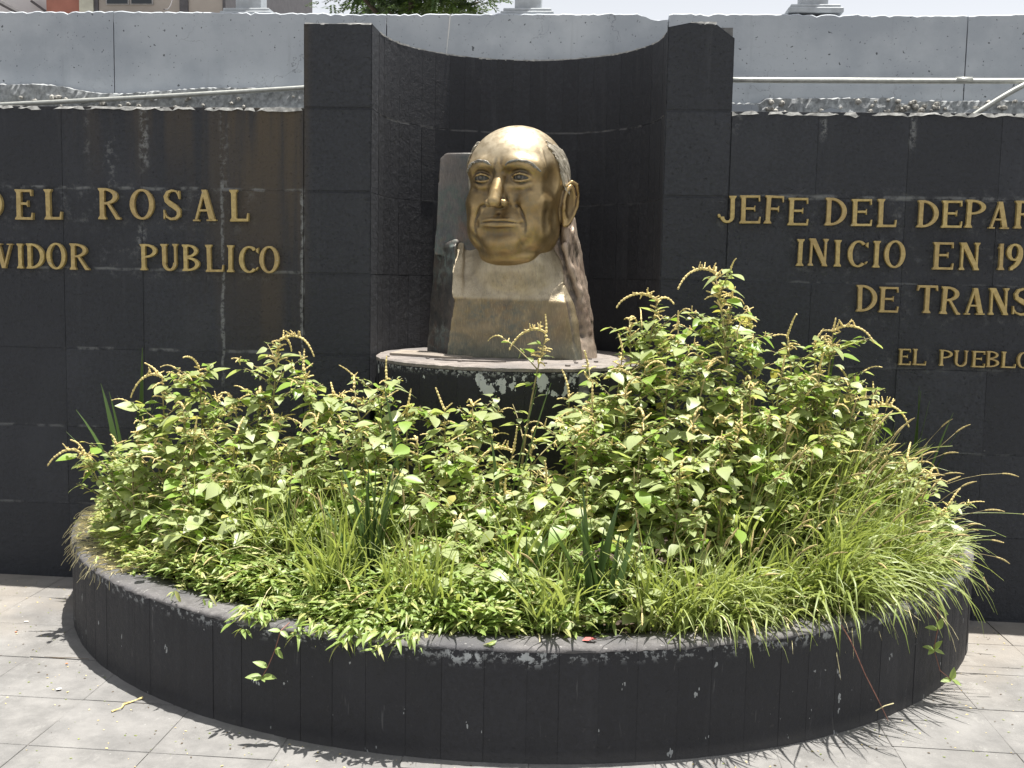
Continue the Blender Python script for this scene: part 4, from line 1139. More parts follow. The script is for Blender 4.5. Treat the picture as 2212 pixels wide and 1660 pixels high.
# left slab set back from the front face, and the plate rising behind the head
B = Vol((-0.52, -0.04, 1.196), (0.10, 0.40, 2.26), 0.009); B.F[:] = 0.5
B.union(convex([((-0.33, 0.070, 1.4), (-0.79, -0.61, 0.0)), ((-0.478, 0.27, 1.21), (-1, 0.0, 0.075)), ((0, 0.36, 1.4), (0, 1, 0)), ((-0.31, 0, 1.4), (1, 0, 0)), ((0, 0, 1.2), (0, 0, -1)), ((-0.4, 0.1, 1.728), (-0.35, -0.15, 1))]), (-0.56, -0.05, 1.19), (-0.25, 0.4, 1.80))
B.chain([(-0.435, 0.20, 1.732), (-0.38, 0.135, 1.748), (-0.315, 0.095, 1.765)], (0.008, 0.014, 0.018), 0.01)
B.union(convex([((-0.425, 0.2, 1.80), (-1, -0.05, 0.045)), ((0, 0.13, 1.7), (0, -1, 0.03)), ((0, 0.37, 1.7), (0, 1, 0)), ((0.05, 0, 1.7), (1, 0, 0)), ((0, 0, 2.226), (-0.05, 0, 1)), ((-0.395, 0, 2.19), (-0.72, 0, 0.70)), ((-0.375, 0, 2.213), (-0.42, 0, 0.9)), ((-0.410, 0, 2.165), (-0.95, 0, 0.35)), ((0, 0, 1.705), (0, 0, -1))]), (-0.50, 0.1, 1.68), (0.08, 0.39, 2.26), 0.01)
body_part(B, 'back_plate', M_darkbz)
# right side: rough upright mass, stepping out to the foot
B = Vol((0.05, -0.06, 1.196), (0.46, 0.44, 2.06), 0.008); B.F[:] = 0.5
B.chain([(0.155, 0.20, 1.98), (0.19, 0.20, 1.78), (0.215, 0.20, 1.62), (0.262, 0.22, 1.48), (0.285, 0.24, 1.22)], (0.06, 0.075, 0.08, 0.09, 0.11), 0.05)
B.union(convex([((0.29, 0.05, 1.35), (0.75, -0.6, 0.25)), ((0.358, 0, 1.35), (1, 0, 0.27)), ((0, 0.03, 1.35), (0.1, -1, 0.1)), ((0, 0.40, 1.4), (0, 1, 0)), ((0.1, 0, 1.4), (-1, 0, 0)), ((0, 0, 1.2), (0, 0, -1)), ((0.2, 0, 1.80), (0.8, -.1, 1))]), (0.1, -0.05, 1.19), (0.46, 0.42, 1.85), 0.02)
B.union(convex([((0.247, 0.1, 1.90), (1, -0.1, 0.20)), ((0.2, 0.10, 1.7), (-0.15, -1, 0.12)), ((0.245, 0.13, 1.8), (0.75, -0.66, 0.1)), ((0, 0.33, 1.7), (0, 1, 0)), ((0.12, 0, 1.7), (-1, 0, 0)), ((0.22, 0.1, 1.93), (0.5, 0, 1)), ((0, 0, 1.4), (0, 0, -1))]), (0.1, 0.02, 1.4), (0.42, 0.36, 2.0), 0.03)
B.chain([(0.225, 0.055, 1.76), (0.255, 0.07, 1.66), (0.295, 0.09, 1.565), (0.315, 0.11, 1.46), (0.335, 0.12, 1.32), (0.345, 0.13, 1.2)], (0.016, 0.018, 0.024, 0.026, 0.030, 0.040), 0.035)
B.chain([(0.225, 0.10, 1.86), (0.235, 0.10, 1.78), (0.245, 0.09, 1.70)], (0.022, 0.026, 0.02), 0.015)
rs = np.random.default_rng(3)
for q in range(26):
    z = rs.uniform(1.22, 1.95); x = 0.20 + (1.95 - z) * 0.26 + rs.uniform(-0.03, 0.05); y = rs.uniform(0.0, 0.25)
    B.ell((x + 0.045, y - 0.045, z), (0.018, 0.03, rs.uniform(0.05, 0.11)), 0.02, cut=True)
body_part(B, 'rough_side', M_rough, 60)
# ================================================================== weeds in the planter
def leaf_mat(name, lo, hi, rough=0.5, trans=0.35, hue=0.0):
    t = NT(name)
    n = t.noise(2.6, 3); n2 = t.noise(60, 3)
    rn = t.n('ShaderNodeNewGeometry').outputs['Random Per Island']
    f_ = t.math('ADD', t.math('MULTIPLY', rn, 0.7), t.math('MULTIPLY', n, 0.3))
    col = t.mix(f_, lo, hi)
    t.fin(col, rough, None, 0.0, 0.5)
    tr = t.n('ShaderNodeBsdfTranslucent')
    tc = t.mix(0.6, col, (hi[0] * 1.3, hi[1] * 1.35, hi[2] * 0.55))
    t.l(tc, tr.inputs['Color'])
    mx = t.n('ShaderNodeMixShader'); mx.inputs[0].default_value = trans
    t.l(t.b.outputs[0], mx.inputs[1]); t.l(tr.outputs[0], mx.inputs[2]); t.l(mx.outputs[0], t.out.inputs[0])
    return t.mat

SOIL = 0.375
M_leaf = leaf_mat('weed_leaf', (0.21, 0.265, 0.085), (0.50, 0.56, 0.29), 0.42, 0.42)
M_leaf2 = leaf_mat('fresh_weed_leaf', (0.17, 0.28, 0.04), (0.30, 0.44, 0.09), 0.42, 0.38)
M_leaf3 = leaf_mat('yellowing_weed_leaf', (0.42, 0.38, 0.09), (0.55, 0.50, 0.20), 0.5, 0.35)
M_stem = simple_mat('weed_stem', (0.26, 0.22, 0.10), 0.7, 0, 0.35, 25, 0.3)
M_spike = simple_mat('seed_spike', (0.64, 0.52, 0.23), 0.85, 0, 0.35, 90, 0.8)
M_grass = leaf_mat('grass_blade', (0.13, 0.19, 0.035), (0.42, 0.47, 0.18), 0.42, 0.35)
M_fox = simple_mat('foxtail_head', (0.42, 0.34, 0.15), 0.9, 0, 0.3, 120, 0.8)
M_strap = leaf_mat('strap_leaf', (0.045, 0.085, 0.028), (0.10, 0.16, 0.05), 0.38, 0.2)
M_cover = leaf_mat('ground_cover_leaf', (0.17, 0.26, 0.05), (0.38, 0.48, 0.17), 0.42, 0.38)
M_cover2 = leaf_mat('yellowing_cover_leaf', (0.33, 0.36, 0.11), (0.52, 0.52, 0.24), 0.5, 0.35)
M_dry = simple_mat('dry_grass', (0.58, 0.52, 0.30), 0.9, 0, 0.3, 30, 0.3)

# leaf templates: x across, y along the blade, z up; 11 points each
def leaf_tpl(w, shape, droop, fold):
    if len(shape) == 6:      # resample to a smoother outline
        shape = list(np.interp([0, .10, .24, .40, .60, .80, .93, 1.0], [0, .14, .36, .62, .84, 1.0], shape)); shape[2] *= 1.12; shape[3] *= 1.02; shape[4] *= 1.06; shape[5] *= 1.08; shape[6] *= 1.05; shape[0] = shape[-1] = 0
    st = [0, .10, .24, .40, .60, .80, .93, 1.0]
    V = []; Fq = []
    mid, le, ri = [], [], []
    for t_, h in zip(st, shape):
        z = -droop * t_ * t_
        mid.append(len(V)); V.append((0, t_, z - 0.0))
        if h > 0:
            le.append(len(V)); V.append((-w * h, t_, z + fold * h)); ri.append(len(V)); V.append((w * h, t_, z + fold * h))
        else: le.append(mid[-1]); ri.append(mid[-1])
    for i in range(7):
        for sd, rev in ((le, False), (ri, True)):
            q = [mid[i], mid[i + 1], sd[i + 1], sd[i]]
            q = [a for k, a in enumerate(q) if a not in q[:k]]
            if rev: q = q[::-1]
            Fq.append(q)
    return np.array(V, float), Fq
TPL = [leaf_tpl(0.33, (0, .62, 1.0, .76, .36, 0), 0.14, 0.07), leaf_tpl(0.37, (0, .75, 1.0, .66, .28, 0), 0.26, 0.05), leaf_tpl(0.29, (0, .5, 1.0, .84, .42, 0), 0.06, 0.10), leaf_tpl(0.34, (0, .7, 1.0, .70, .30, 0), 0.38, 0.02)]
TPL_LANCE = [leaf_tpl(0.13, (0, .7, 1.0, .8, .42, 0), 0.35, 0.05), leaf_tpl(0.11, (0, .8, 1.0, .75, .38, 0), 0.65, 0.03), leaf_tpl(0.14, (0, .7, 1.0, .8, .42, 0), 0.12, 0.06)]

def frame(d, up):
    d = d / (np.linalg.norm(d) + 1e-9)
    s_ = np.cross(d, up); s_ /= np.linalg.norm(s_) + 1e-9
    n_ = np.cross(s_, d)
    return np.stack([s_, d, n_])           # rows: x, y, z axes of the leaf

def add_leaf(mb, p, d, size, tpl, roll=0.0, mi=0):
    up = np.array([rng.normal(0, 0.28), rng.normal(0, 0.28) - 0.10, 1.0])
    M = frame(np.asarray(d, float), up)
    V, Fq = tpl
    if roll: 
        c, s_ = math.cos(roll), math.sin(roll); M = np.stack([c * M[0] + s_ * M[2], M[1], -s_ * M[0] + c * M[2]])
    mb.add(p + (V * size) @ M, Fq, mi)
    return M

def bez(p0, p1, bow, n):
    t_ = np.linspace(0, 1, n)[:, None]
    return p0 + (p1 - p0) * t_ + np.asarray(bow) * (4 * t_ * (1 - t_))

def seed_spike(p, d, L, droop, r=0.0045):
    """knobbly hanging seed spike"""
    n = max(8, int(L / 0.007)); pts = [np.array(p, float)]
    d = np.asarray(d, float); d = d / np.linalg.norm(d)
    for i in range(n):
        d = d + np.array([0, 0, -droop / n]) + rng.normal(0, 0.03, 3); d /= np.linalg.norm(d)
        pts.append(pts[-1] + d * L / n)
    rad = [r * (1.0 - 0.45 * i / n) * (1.25 if i % 2 else 0.72) * rng.uniform(.85, 1.15) for i in range(n + 1)]
    v, f = tube(pts, rad, 5)
    return v, f, pts

leaf_meshes = []
for k, (V, Fq) in enumerate(TPL):
    for mm in (M_leaf, M_leaf2):
        leaf_meshes.append(mesh_of('leaf', V, Fq, mm, True))

def weed(tip, spikes, label, group=None, big=12, dens=1.0, name='amaranth_weed', base=None, fresh=0.18, arch=0):
    tip = np.array(tip, float)
    if base is None:
        bx = tip[0] * 0.93 + rng.normal(0, 0.05); by = tip[1] - rng.uniform(0.02, 0.22) * (1 if tip[1] > -1.0 else .3)
        # keep the root in the bed, in front of pedestal and wall
        if math.hypot(bx - PCX, by - PCY) < PR_ + 0.06:
            a = math.atan2(by - PCY, bx - PCX); bx = PCX + (PR_ + 0.07) * math.cos(a); by = PCY + (PR_ + 0.07) * math.sin(a)
        by = min(by, -0.10)
        rr = math.hypot(bx - QX, by - QY)
        if rr > QR - 0.22: bx = QX + (bx - QX) * (QR - 0.22) / rr; by = QY + (by - QY) * (QR - 0.22) / rr
        base = (bx, by, SOIL)
    base = np.array(base, float)
    root = tag(empty(name, tuple(base)), label, 'weed', group)
    Ht = np.linalg.norm(tip - base)
    bow = rng.normal(0, 0.03, 3) * Ht; bow[2] = 0
    n = 12; S = bez(base, tip, bow, n)
    st, lv, bigs = MB(), MB(), []
    v, f = tube(S - base, np.linspace(0.0065, 0.0022, n) * (0.7 + Ht * .5), 6); st.add(v, f)
    cand = []
    def leafy(path, t0, step, size0, size1):
        L = np.linalg.norm(np.diff(path, axis=0), axis=1).sum()
        m_ = max(2, int(L * (1 - t0) / step)); ph = rng.uniform(0, 6)
        for i in range(m_):
            t_ = t0 + (1 - t0) * (i + rng.uniform(0, .6)) / m_
            k = t_ * (len(path) - 1); a = int(min(k, len(path) - 2)); p = path[a] * (1 - (k - a)) + path[a + 1] * (k - a)
            ph += 2.4 + rng.normal(0, .3)
            d = np.array([math.cos(ph), math.sin(ph), rng.uniform(-0.30, 0.30)])
            sz = (size0 + (size1 - size0) * t_) * float(np.clip(rng.lognormal(-0.04, 0.34), .45, 1.75))
            pl = sz * rng.uniform(0.25, 0.6)
            q = p + d / np.linalg.norm(d) * pl + (0, 0, pl * .25)
            v, f = tube([p, q], [0.0011, 0.0008], 3, False); st.add(v - base, f)
            d2 = d + np.array([0, 0, rng.uniform(-0.35, 0.12)])
            if rng.uniform() < 0.5: d2[1] -= 0.25
            cand.append((sz, q, d2))
            if rng.uniform() < 0.75:      # a tuft of small leaves in the axil
                for _ in range(int(rng.integers(2, 5))):
                    dd = d + rng.normal(0, .6, 3); add_leaf(lv, p + rng.normal(0, .006, 3) - base, dd, sz * rng.uniform(.28, .5), TPL[int(rng.integers(4))], 0, 1 if rng.uniform() < fresh else 0)
    leafy(S, 0.18, 0.024 / dens, 0.074, 0.045)
    nb = int((5 + Ht * 14) * dens)
    for b in range(nb):
        t_ = rng.uniform(0.12, 0.92); k = t_ * (n - 1); a = int(min(k, n - 2)); p = S[a] * (1 - (k - a)) + S[a + 1] * (k - a)
        ph = rng.uniform(0, 2 * PI); L = rng.uniform(0.10, 0.24) * (1.15 - 0.55 * t_) * (0.7 + 0.5 * Ht)
        e = p + np.array([math.cos(ph) * L, math.sin(ph) * L * 0.9, L * rng.uniform(0.35, 0.95)])
        if e[2] > tip[2] + 0.02: e[2] = tip[2] + 0.02
        if e[1] > -0.02: e[1] = -0.02
        path = bez(p, e, (0, 0, L * .06), 6)
        v, f = tube(path - base, np.linspace(0.003, 0.0013, 6), 5); st.add(v, f)
        leafy(path, 0.2, 0.021 / dens, 0.060, 0.040)
        if spikes and t_ > 0.45 and rng.uniform() < 0.4 + 0.05 * spikes:
            v, f, _ = seed_spike(path[-1], path[-1] - path[-2] + (0, 0, L * .05), rng.uniform(0.03, 0.085), rng.uniform(.4, 2.2), 0.0036)
            obj('seed_spike', mesh_of('seed_spike', v - base, f, M_spike), root)
            for _ in range(3):
                v, f, _x = seed_spike(path[-1] - (path[-1] - path[-2]) * rng.uniform(0, 1), rng.normal(0, 1, 3) + (0, 0, .8), rng.uniform(.012, .035), .5, 0.0030); st.add(v - base, f, 1)
    cand.sort(key=lambda c: -c[0] * (1 + 0.5 * (c[1][2] - base[2]) - 0.3 * (c[1][1] - base[1])))
    for i, (sz, q, d2) in enumerate(cand):
        if i < big:
            M = frame(d2, np.array([rng.normal(0, 0.28), rng.normal(0, 0.28) - 0.1, 1.0]))
            me = leaf_meshes[int(rng.integers(4)) * 2 + (1 if rng.uniform() < fresh else 0)]
            o = bpy.data.objects.new('leaf', me); link(o, root)
            sz *= 1.12
            o.matrix_local = Matrix(((M[0][0] * sz, M[1][0] * sz, M[2][0] * sz, q[0] - base[0]), (M[0][1] * sz, M[1][1] * sz, M[2][1] * sz, q[1] - base[1]), (M[0][2] * sz, M[1][2] * sz, M[2][2] * sz, q[2] - base[2]), (0, 0, 0, 1)))
        else:
            add_leaf(lv, q - base, d2, sz, TPL[int(rng.integers(4))], 0, 2 if rng.uniform() < .06 else (1 if rng.uniform() < fresh else 0))
    obj('stem', st.mesh('stem', [M_stem, M_spike], True), root)
    o = obj('foliage', lv.mesh('foliage', [M_leaf, M_leaf2, M_leaf3], True), root); o['kind'] = 'stuff'
    # flowering head: a leader spike and side spikes
    if spikes:
        dtip = S[-1] - S[-2]
        for k in range(int(3 + spikes * 3.6)):
            if k == 0: p, d, L, dr = S[-1], dtip / np.linalg.norm(dtip) + rng.normal(0, .25, 3), rng.uniform(.05, .12), rng.choice([rng.uniform(0, .8), rng.uniform(1.2, 3.4)])
            else:
                back = rng.uniform(0, 0.10) * (0.6 + 0.15 * spikes)
                p = S[-1] - dtip / np.linalg.norm(dtip) * back
                a = rng.uniform(0, 2 * PI); d = np.array([math.cos(a), math.sin(a), rng.uniform(0.1, 1.1)]); L = rng.uniform(.018, .058) * (1.2 if spikes > 5 else 1); dr = rng.uniform(-.3, 1.6)
            v, f, _ = seed_spike(p, d, L, dr, 0.0056 if k == 0 else 0.0044)
            obj('seed_spike', mesh_of('seed_spike', v - base, f, M_spike), root)
    if arch:       # one long leader spike that arches over and hangs
        v, f, _ = seed_spike(S[-1], (arch, -.1, 0.75), 0.20, 2.3, 0.0062)
        obj('seed_spike', mesh_of('seed_spike', v - base, f, M_spike), root)
        for k in range(9):
            q = _[int(rng.integers(2, 14))]; v, f, _x = seed_spike(q, rng.normal(0, .6, 3) + (0, 0, .9), rng.uniform(.015, .04), .3, .0040)
            obj('seed_spike', mesh_of('seed_spike', v - base, f, M_spike), root)
    return root

SPECIAL = {18: 'amaranth weed whose pale seed spikes bend across the foot of the bronze bust', 26: 'tallest amaranth weed with a dense tuft of straw coloured seed spikes right of the bust',
           31: 'amaranth weed with curled drooping seed spikes in front of the word INICIO block right edge', 8: 'tall amaranth weed with an upright forked seed head left of the pedestal',
           0: 'leftmost leafy weed leaning over the left end of the planter', 3: 'weed with a long arching seed spike in front of the left strap leaves',
           4: 'weed with a short knotty seed head between left strap leaves and tall forked weed', 16: 'low weed with a drooping seed spike in front of the dark middle of the pedestal',
           34: 'right hand weed with one long seed spike hooking down before the dark wall', 37: 'rightmost big leaved weed covered with thick clustered seed spikes above the grass',
           15: 'weed with a small looped seed spike directly below the left corner of the bust', 23: 'weed with an arching seed spike just right of the foot of the bust'}
ARCH = {18: -1, 26: -1, 8: 1, 34: 1, 16: -1, 23: -.8, 31: 1, 3: -1, 0: -.8}
SPECIAL[31] = 'weed with curled drooping seed spikes just left of the lettering EL PUEBLO'
for i, (x, y, z, s_) in enumerate(TIPS):
    if abs(x - 0.06) < 0.24 and y > -1.15 and i != 18: z -= 0.10 * (1 - abs(x - 0.06) / 0.34)      # the thicket dips in front of the pedestal
    if i in SPECIAL: weed((x, y, z), s_, SPECIAL[i], None, 16 if i != 18 else 6, 1.0 if i != 18 else 0.38, arch=ARCH.get(i, 0))
    elif i == 20: weed((x, y, z), s_, 'low weed with a drooping seed spike right of the dark pedestal gap', None, 6, 0.5)
    elif s_ > 0: weed((x, y, z), s_, 'leafy green amaranth weed with thin seed spikes crowded among others in the planter', 'seeding weeds crowding the planter', 12)
    else: weed((x, y, z), 0, 'leafy green weed without seed spikes in the lower front of the thicket', 'leafy weeds low in the thicket', 14)
# low fillers so that no soil shows between the stems
for q in range(46):
    a = rng.uniform(A0 + .1, A1 - .1); r = rng.uniform(1.25, QR - 0.30)
    x, y = QX + r * math.cos(a), QY + r * math.sin(a)
    if y > -0.15 or math.hypot(x - PCX, y - PCY) < PR_ + .1: continue
    if math.hypot(x - 0.43, y + 1.6) < 0.34 or math.hypot(x + 0.40, y + 1.50) < 0.34 or (x > 0.5 and r > 1.7): continue
    h = rng.uniform(0.12, 0.26) * (1.3 if y > -1.0 else 1)
    if x > 0.9: h *= 0.8
    weed((x + rng.normal(0, .04), y - .03, SOIL + h), 0, 'leafy green weed without seed spikes in the lower front of the thicket', 'leafy weeds low in the thicket', 8, base=(x, y, SOIL))

# ------------------------------------------------------------------ strap leaved clumps
def strap_leaf(L, w, lean, curl, tw):
    n = 9; V, Fq = [], []
    for i in range(n + 1):
        t_ = i / n
        y = lean * L * t_ + curl * L * t_ ** 3; z = L * t_ * (1 - 0.25 * lean * lean * t_) - 0.35 * curl * L * t_ ** 3
        hw = w / 2 * min(1, 0.55 + t_ * 1.6) * (1 - max(0, (t_ - 0.55) / 0.45) ** 1.7 * 0.97)
        a = tw * t_
        V += [(-hw * math.cos(a), y - hw * math.sin(a), z), (0, y + w * .10, z), (hw * math.cos(a), y + hw * math.sin(a), z)]
    for i in range(n):
        p = 3 * i; Fq += [(p, p + 1, p + 4, p + 3), (p + 1, p + 2, p + 5, p + 4)]
    return V, Fq
def strap_clump(x, y, leaves, label, z=SOIL):
    root = tag(empty('strap_leaf_plant', (x, y, z)), label, 'plant')
    for (L, w, lean, curl, az) in leaves:
        V, Fq = strap_leaf(L, w, lean, curl, rng.uniform(-.6, .6))
        o = obj('leaf', mesh_of('leaf', V, Fq, M_strap, True), root, (rng.normal(0, .018), rng.normal(0, .012), 0), (0, 0, az))
    return root
def fan(n, Lm, spread, w=0.028):
    out = []
    for k in range(n):
        sx = (k / (n - 1) - 0.5) * 2 + rng.normal(0, .12)
        az = (-PI / 2 if sx > 0 else PI / 2) + rng.normal(0, 0.5)
        out.append((Lm * rng.uniform(.72, 1.1) * (1 - .18 * abs(sx)), w * rng.uniform(.8, 1.15), abs(sx) * spread, rng.uniform(0, .22) * abs(sx), az))
    return out
strap_clump(0.43, -1.60, fan(22, 0.50, 0.36, 0.030), 'large strap leaved plant with dark upright blades at the front rim right of centre')
strap_clump(-0.40, -1.47, fan(17, 0.62, 0.24, 0.028), 'strap leaved plant with upright blades in the front thicket left of centre')
strap_clump(-1.80, -0.34, [(0.62, .03, .05, .02, -1.4), (0.86, .032, .03, .0, -1.7), (0.72, .03, .12, .05, -1.5), (0.60, .028, .35, .12, 1.5), (0.66, .028, .12, .04, 1.6), (0.50, .026, .5, .15, 1.4), (.78, .026, .16, .1, -1.6), (0.70, .03, .2, .05, 1.2)] + fan(6, .55, .3), 'dark strap leaved plant standing against the wall behind the left weeds')
strap_clump(1.86, -0.16, [(0.74, .02, .05, .0, -1.5), (0.76, .016, .02, 0, 1.5), (0.66, .02, .22, .05, -1.5), (0.6, .02, .35, .08, -1.4), (.7, .016, .12, .02, -1.7), (.5, .02, .3, .1, 1.5)] + fan(5, .5, .4, .02), 'thin dark strap leaved plant against the wall behind the right end of the planter')
strap_clump(0.03, -1.12, [(0.82, .034, .17, .02, -1.35), (0.84, .034, .24, .02, -1.5), (.62, .03, .1, .02, 1.4), (.55, .03, .3, .05, 1.6), (.5, .03, .1, 0, 0)], 'strap leaved plant with two long tips pointing up right before the pedestal')
strap_clump(-0.38, -1.02, [(0.80, .03, .06, .06, 1.45), (0.74, .03, .08, .03, 1.7), (0.62, .026, .1, .1, -1.4), (.55, .03, .2, .1, 2.0)], 'strap leaved plant with two curved tips left of the pedestal front')
strap_clump(1.30, -0.58, [(0.98, .036, .09, .03, -1.5), (0.86, .03, .05, .0, 1.5), (.6, .03, .3, .1, -1.2), (.6, .03, .3, .1, 1.2)], 'single broad strap leaf plant rising behind the right weeds')
strap_clump(-0.75, -1.35, fan(8, 0.42, 0.3, 0.022), 'small strap leaved plant among the lower left weeds')
strap_clump(0.18, -1.50, fan(7, 0.40, 0.3, 0.022), 'small strap leaved plant beside the large one at the front rim')

# ------------------------------------------------------------------ foxtail grass on the right
def blade(mb, p, az, L, w, up0, droop, n=8):
    d = np.array([math.cos(az) * (1 - up0), math.sin(az) * (1 - up0), up0]); d /= np.linalg.norm(d)
    pts = [np.array(p, float)]; dirs = [d]
    for i in range(n):
        d = d + np.array([rng.normal(0, .07), rng.normal(0, .07), -droop / n * (0.4 + 1.2 * i / n)]); d /= np.linalg.norm(d)
        pts.append(pts[-1] + d * L / n); dirs.append(d)
    pts = np.array(pts); sd = np.cross(dirs[0], (0, 0, 1)); sd /= np.linalg.norm(sd) + 1e-6
    tw = rng.uniform(-1.0, 1.0)
    V = []
    for i, (q, dd) in enumerate(zip(pts, dirs)):
        t_ = i / n; s2 = sd - dd * (sd @ dd); s2 /= np.linalg.norm(s2) + 1e-9; nn = np.cross(s2, dd)
        a = tw * t_; s3 = s2 * math.cos(a) + nn * math.sin(a)
        hw = w / 2 * min(1, .5 + 2 * t_) * (1 - max(0, (t_ - .5) / .5) ** 1.5 * .95)
        V += [q - s3 * hw, q + nn * w * .12, q + s3 * hw]
    Fq = []
    for i in range(n):
        k = 3 * i; Fq += [(k, k + 1, k + 4, k + 3), (k + 1, k + 2, k + 5, k + 4)]
    mb.add(V, Fq)
    return pts
def inbed(x, y):
    r = math.hypot(x - QX, y - QY)
    if r > QR - 0.175: k = (QR - 0.175) / r; x, y = QX + (x - QX) * k, QY + (y - QY) * k
    return x, y
def grass_clump(x, y, nb, Lm, out_az, label, group, heads, reach=1.0, name='foxtail_grass'):
    nb = int(nb * .8)
    x, y = inbed(x, y)
    root = tag(empty(name, (x, y, SOIL)), label, 'grass clump', group)
    mb = MB()
    for k in range(nb):
        az = out_az + rng.normal(0, 1.35)
        px, py = rng.normal(0, .045, 2)
        blade(mb, (px, py, 0), az, Lm * rng.uniform(.45, 1.15), rng.uniform(.006, .0125), rng.uniform(.50, .96) if Lm < .55 else rng.uniform(.68, .98), rng.uniform(.7, 2.7) * reach)
    for k in range(nb // 9):
        mm_ = mb.n; nf = len(mb.m); blade(mb, (rng.normal(0, .05), rng.normal(0, .05), 0), rng.uniform(0, 2 * PI), Lm * rng.uniform(.4, .9), .005, rng.uniform(.2, .8), rng.uniform(1, 3))
        for q_ in range(nf, len(mb.m)): mb.m[q_] = 1
    o = obj('blades', mb.mesh('blades', [M_grass, M_dry], True), root); o['kind'] = 'stuff'
    for k in range(heads):
        az = out_az + rng.normal(0, .75); mb2 = MB()
        n = 9; up0 = rng.uniform(.6, .9); d = np.array([math.cos(az) * (1 - up0), math.sin(az) * (1 - up0), up0]); d /= np.linalg.norm(d)
        L = Lm * rng.uniform(.8, 1.25); pts = [np.array([rng.normal(0, .03), rng.normal(0, .03), 0])]
        dr = rng.uniform(.5, 1.5)
        for i in range(n): 
            d = d + np.array([0, 0, -dr / n]); d /= np.linalg.norm(d); pts.append(pts[-1] + d * L / n)
        v, f = tube(pts, 0.0011, 4); mb2.add(v, f, 0)
        hp = [pts[-1]]; hl = rng.uniform(.045, .085); m_ = 12
        for i in range(m_): d = d + np.array([0, 0, -.5 / m_]); d /= np.linalg.norm(d); hp.append(hp[-1] + d * hl / m_)
        rad = [0.0037 * math.sin(PI * min(.95, .12 + i / m_ * .9)) ** .5 * (1.12 if i % 2 else .9) for i in range(m_ + 1)]
        v, f = tube(hp, rad, 6); mb2.add(v, f, 1)
        obj('seed_head', mb2.mesh('seed_head', [M_stem, M_fox], True), root)
    return root
GL = 'clump of long arching foxtail grass spilling over the right side of the planter rim'
GG = 'foxtail grass clumps on the right side of the planter'
spots = []
for a in np.linspace(-70, -21, 13):       # along the rim, right front to right end
    ar = math.radians(a); spots.append((QX + 2.02 * math.cos(ar), QY + 2.02 * math.sin(ar), ar, 1.25))
for a in np.linspace(-58, -22, 7):
    ar = math.radians(a); spots.append((QX + 1.70 * math.cos(ar), QY + 1.70 * math.sin(ar), ar, .85))
for a in np.linspace(-54, -24, 5):
    ar = math.radians(a); spots.append((QX + 1.42 * math.cos(ar), QY + 1.42 * math.sin(ar), ar, .6))
for i, (x, y, ar, rc) in enumerate(spots):
    grass_clump(x + rng.normal(0, .03), y + rng.normal(0, .03), 200 if i < 13 else 160, (0.46 if -1.0 < ar < -.62 else (0.24 if ar > -.55 else 0.33)) if i < 13 else 0.60, ar + (0.25 if ar < -0.7 else 0.0), GL, GG, 4 if i < 13 else 9, rc)
for (x, y) in ((-0.75, -1.30), (-0.95, -1.15), (-0.55, -1.38), (-1.15, -0.98), (-0.25, -1.45), (-0.65, -1.15), (-0.45, -1.22), (-0.15, -1.55), (0.12, -1.35), (-0.52, -1.50), (-0.28, -1.56), (0.28, -1.62), (0.60, -1.55)):
    grass_clump(x, y, 90, 0.48 if y > -1.4 else 0.36, -PI / 2 + rng.normal(0, .4), 'thin upright grass clump among the lower left weeds', 'grass clumps left of centre', 2, .55, 'grass_clump')
# single far reaching stalks with foxtails
def stalk(pts, label, head=True):
    P = np.array(pts, float); tt = np.linspace(0, len(P) - 1, 18)
    Q = np.stack([np.interp(tt, range(len(P)), P[:, k]) for k in range(3)], 1)
    for _ in range(3): Q[1:-1] = (Q[:-2] + 2 * Q[1:-1] + Q[2:]) / 4
    root = tag(empty('grass_stalk', tuple(Q[0])), label, 'grass stalk'); 
    v, f = tube(Q[:14] - Q[0], 0.0013, 5); obj('stem', mesh_of('stem', v, f, M_grass), root)
    hh = Q[13:]; tt = np.linspace(0, len(hh) - 1, 16); hh = np.stack([np.interp(tt, range(len(hh)), hh[:, k]) for k in range(3)], 1)
    v, f = tube(hh - Q[0], [0.0034 * (1.12 if i % 2 else .9) * (1 if i < 13 else .7) for i in range(16)], 6); obj('seed_head', mesh_of('seed_head', v, f, M_fox), root)
stalk([(1.75, -.55, .42), (1.88, -.58, .62), (2.05, -.6, .645), (2.22, -.6, .645), (2.30, -.6, .632)], 'long thin grass stalk reaching right across the dark wall to the frame edge')
stalk([(1.70, -.68, .40), (1.84, -.70, .50), (1.98, -.70, .545), (2.06, -.70, .552), (2.11, -.70, .54)], 'grass stalk with a bent foxtail pointing right above the planter end')
stalk([(1.78, -.70, .40), (1.90, -.72, .44), (1.99, -.72, .44), (2.03, -.72, .40), (2.055, -.72, .34)], 'grass stalk with a foxtail drooping past the right end of the rim')
stalk([(1.70, -.45, .42), (1.78, -.48, .62), (1.86, -.5, .72), (1.93, -.5, .755), (1.985, -.5, .78)], 'grass stalk with a short foxtail pointing up right beside the right end weeds')

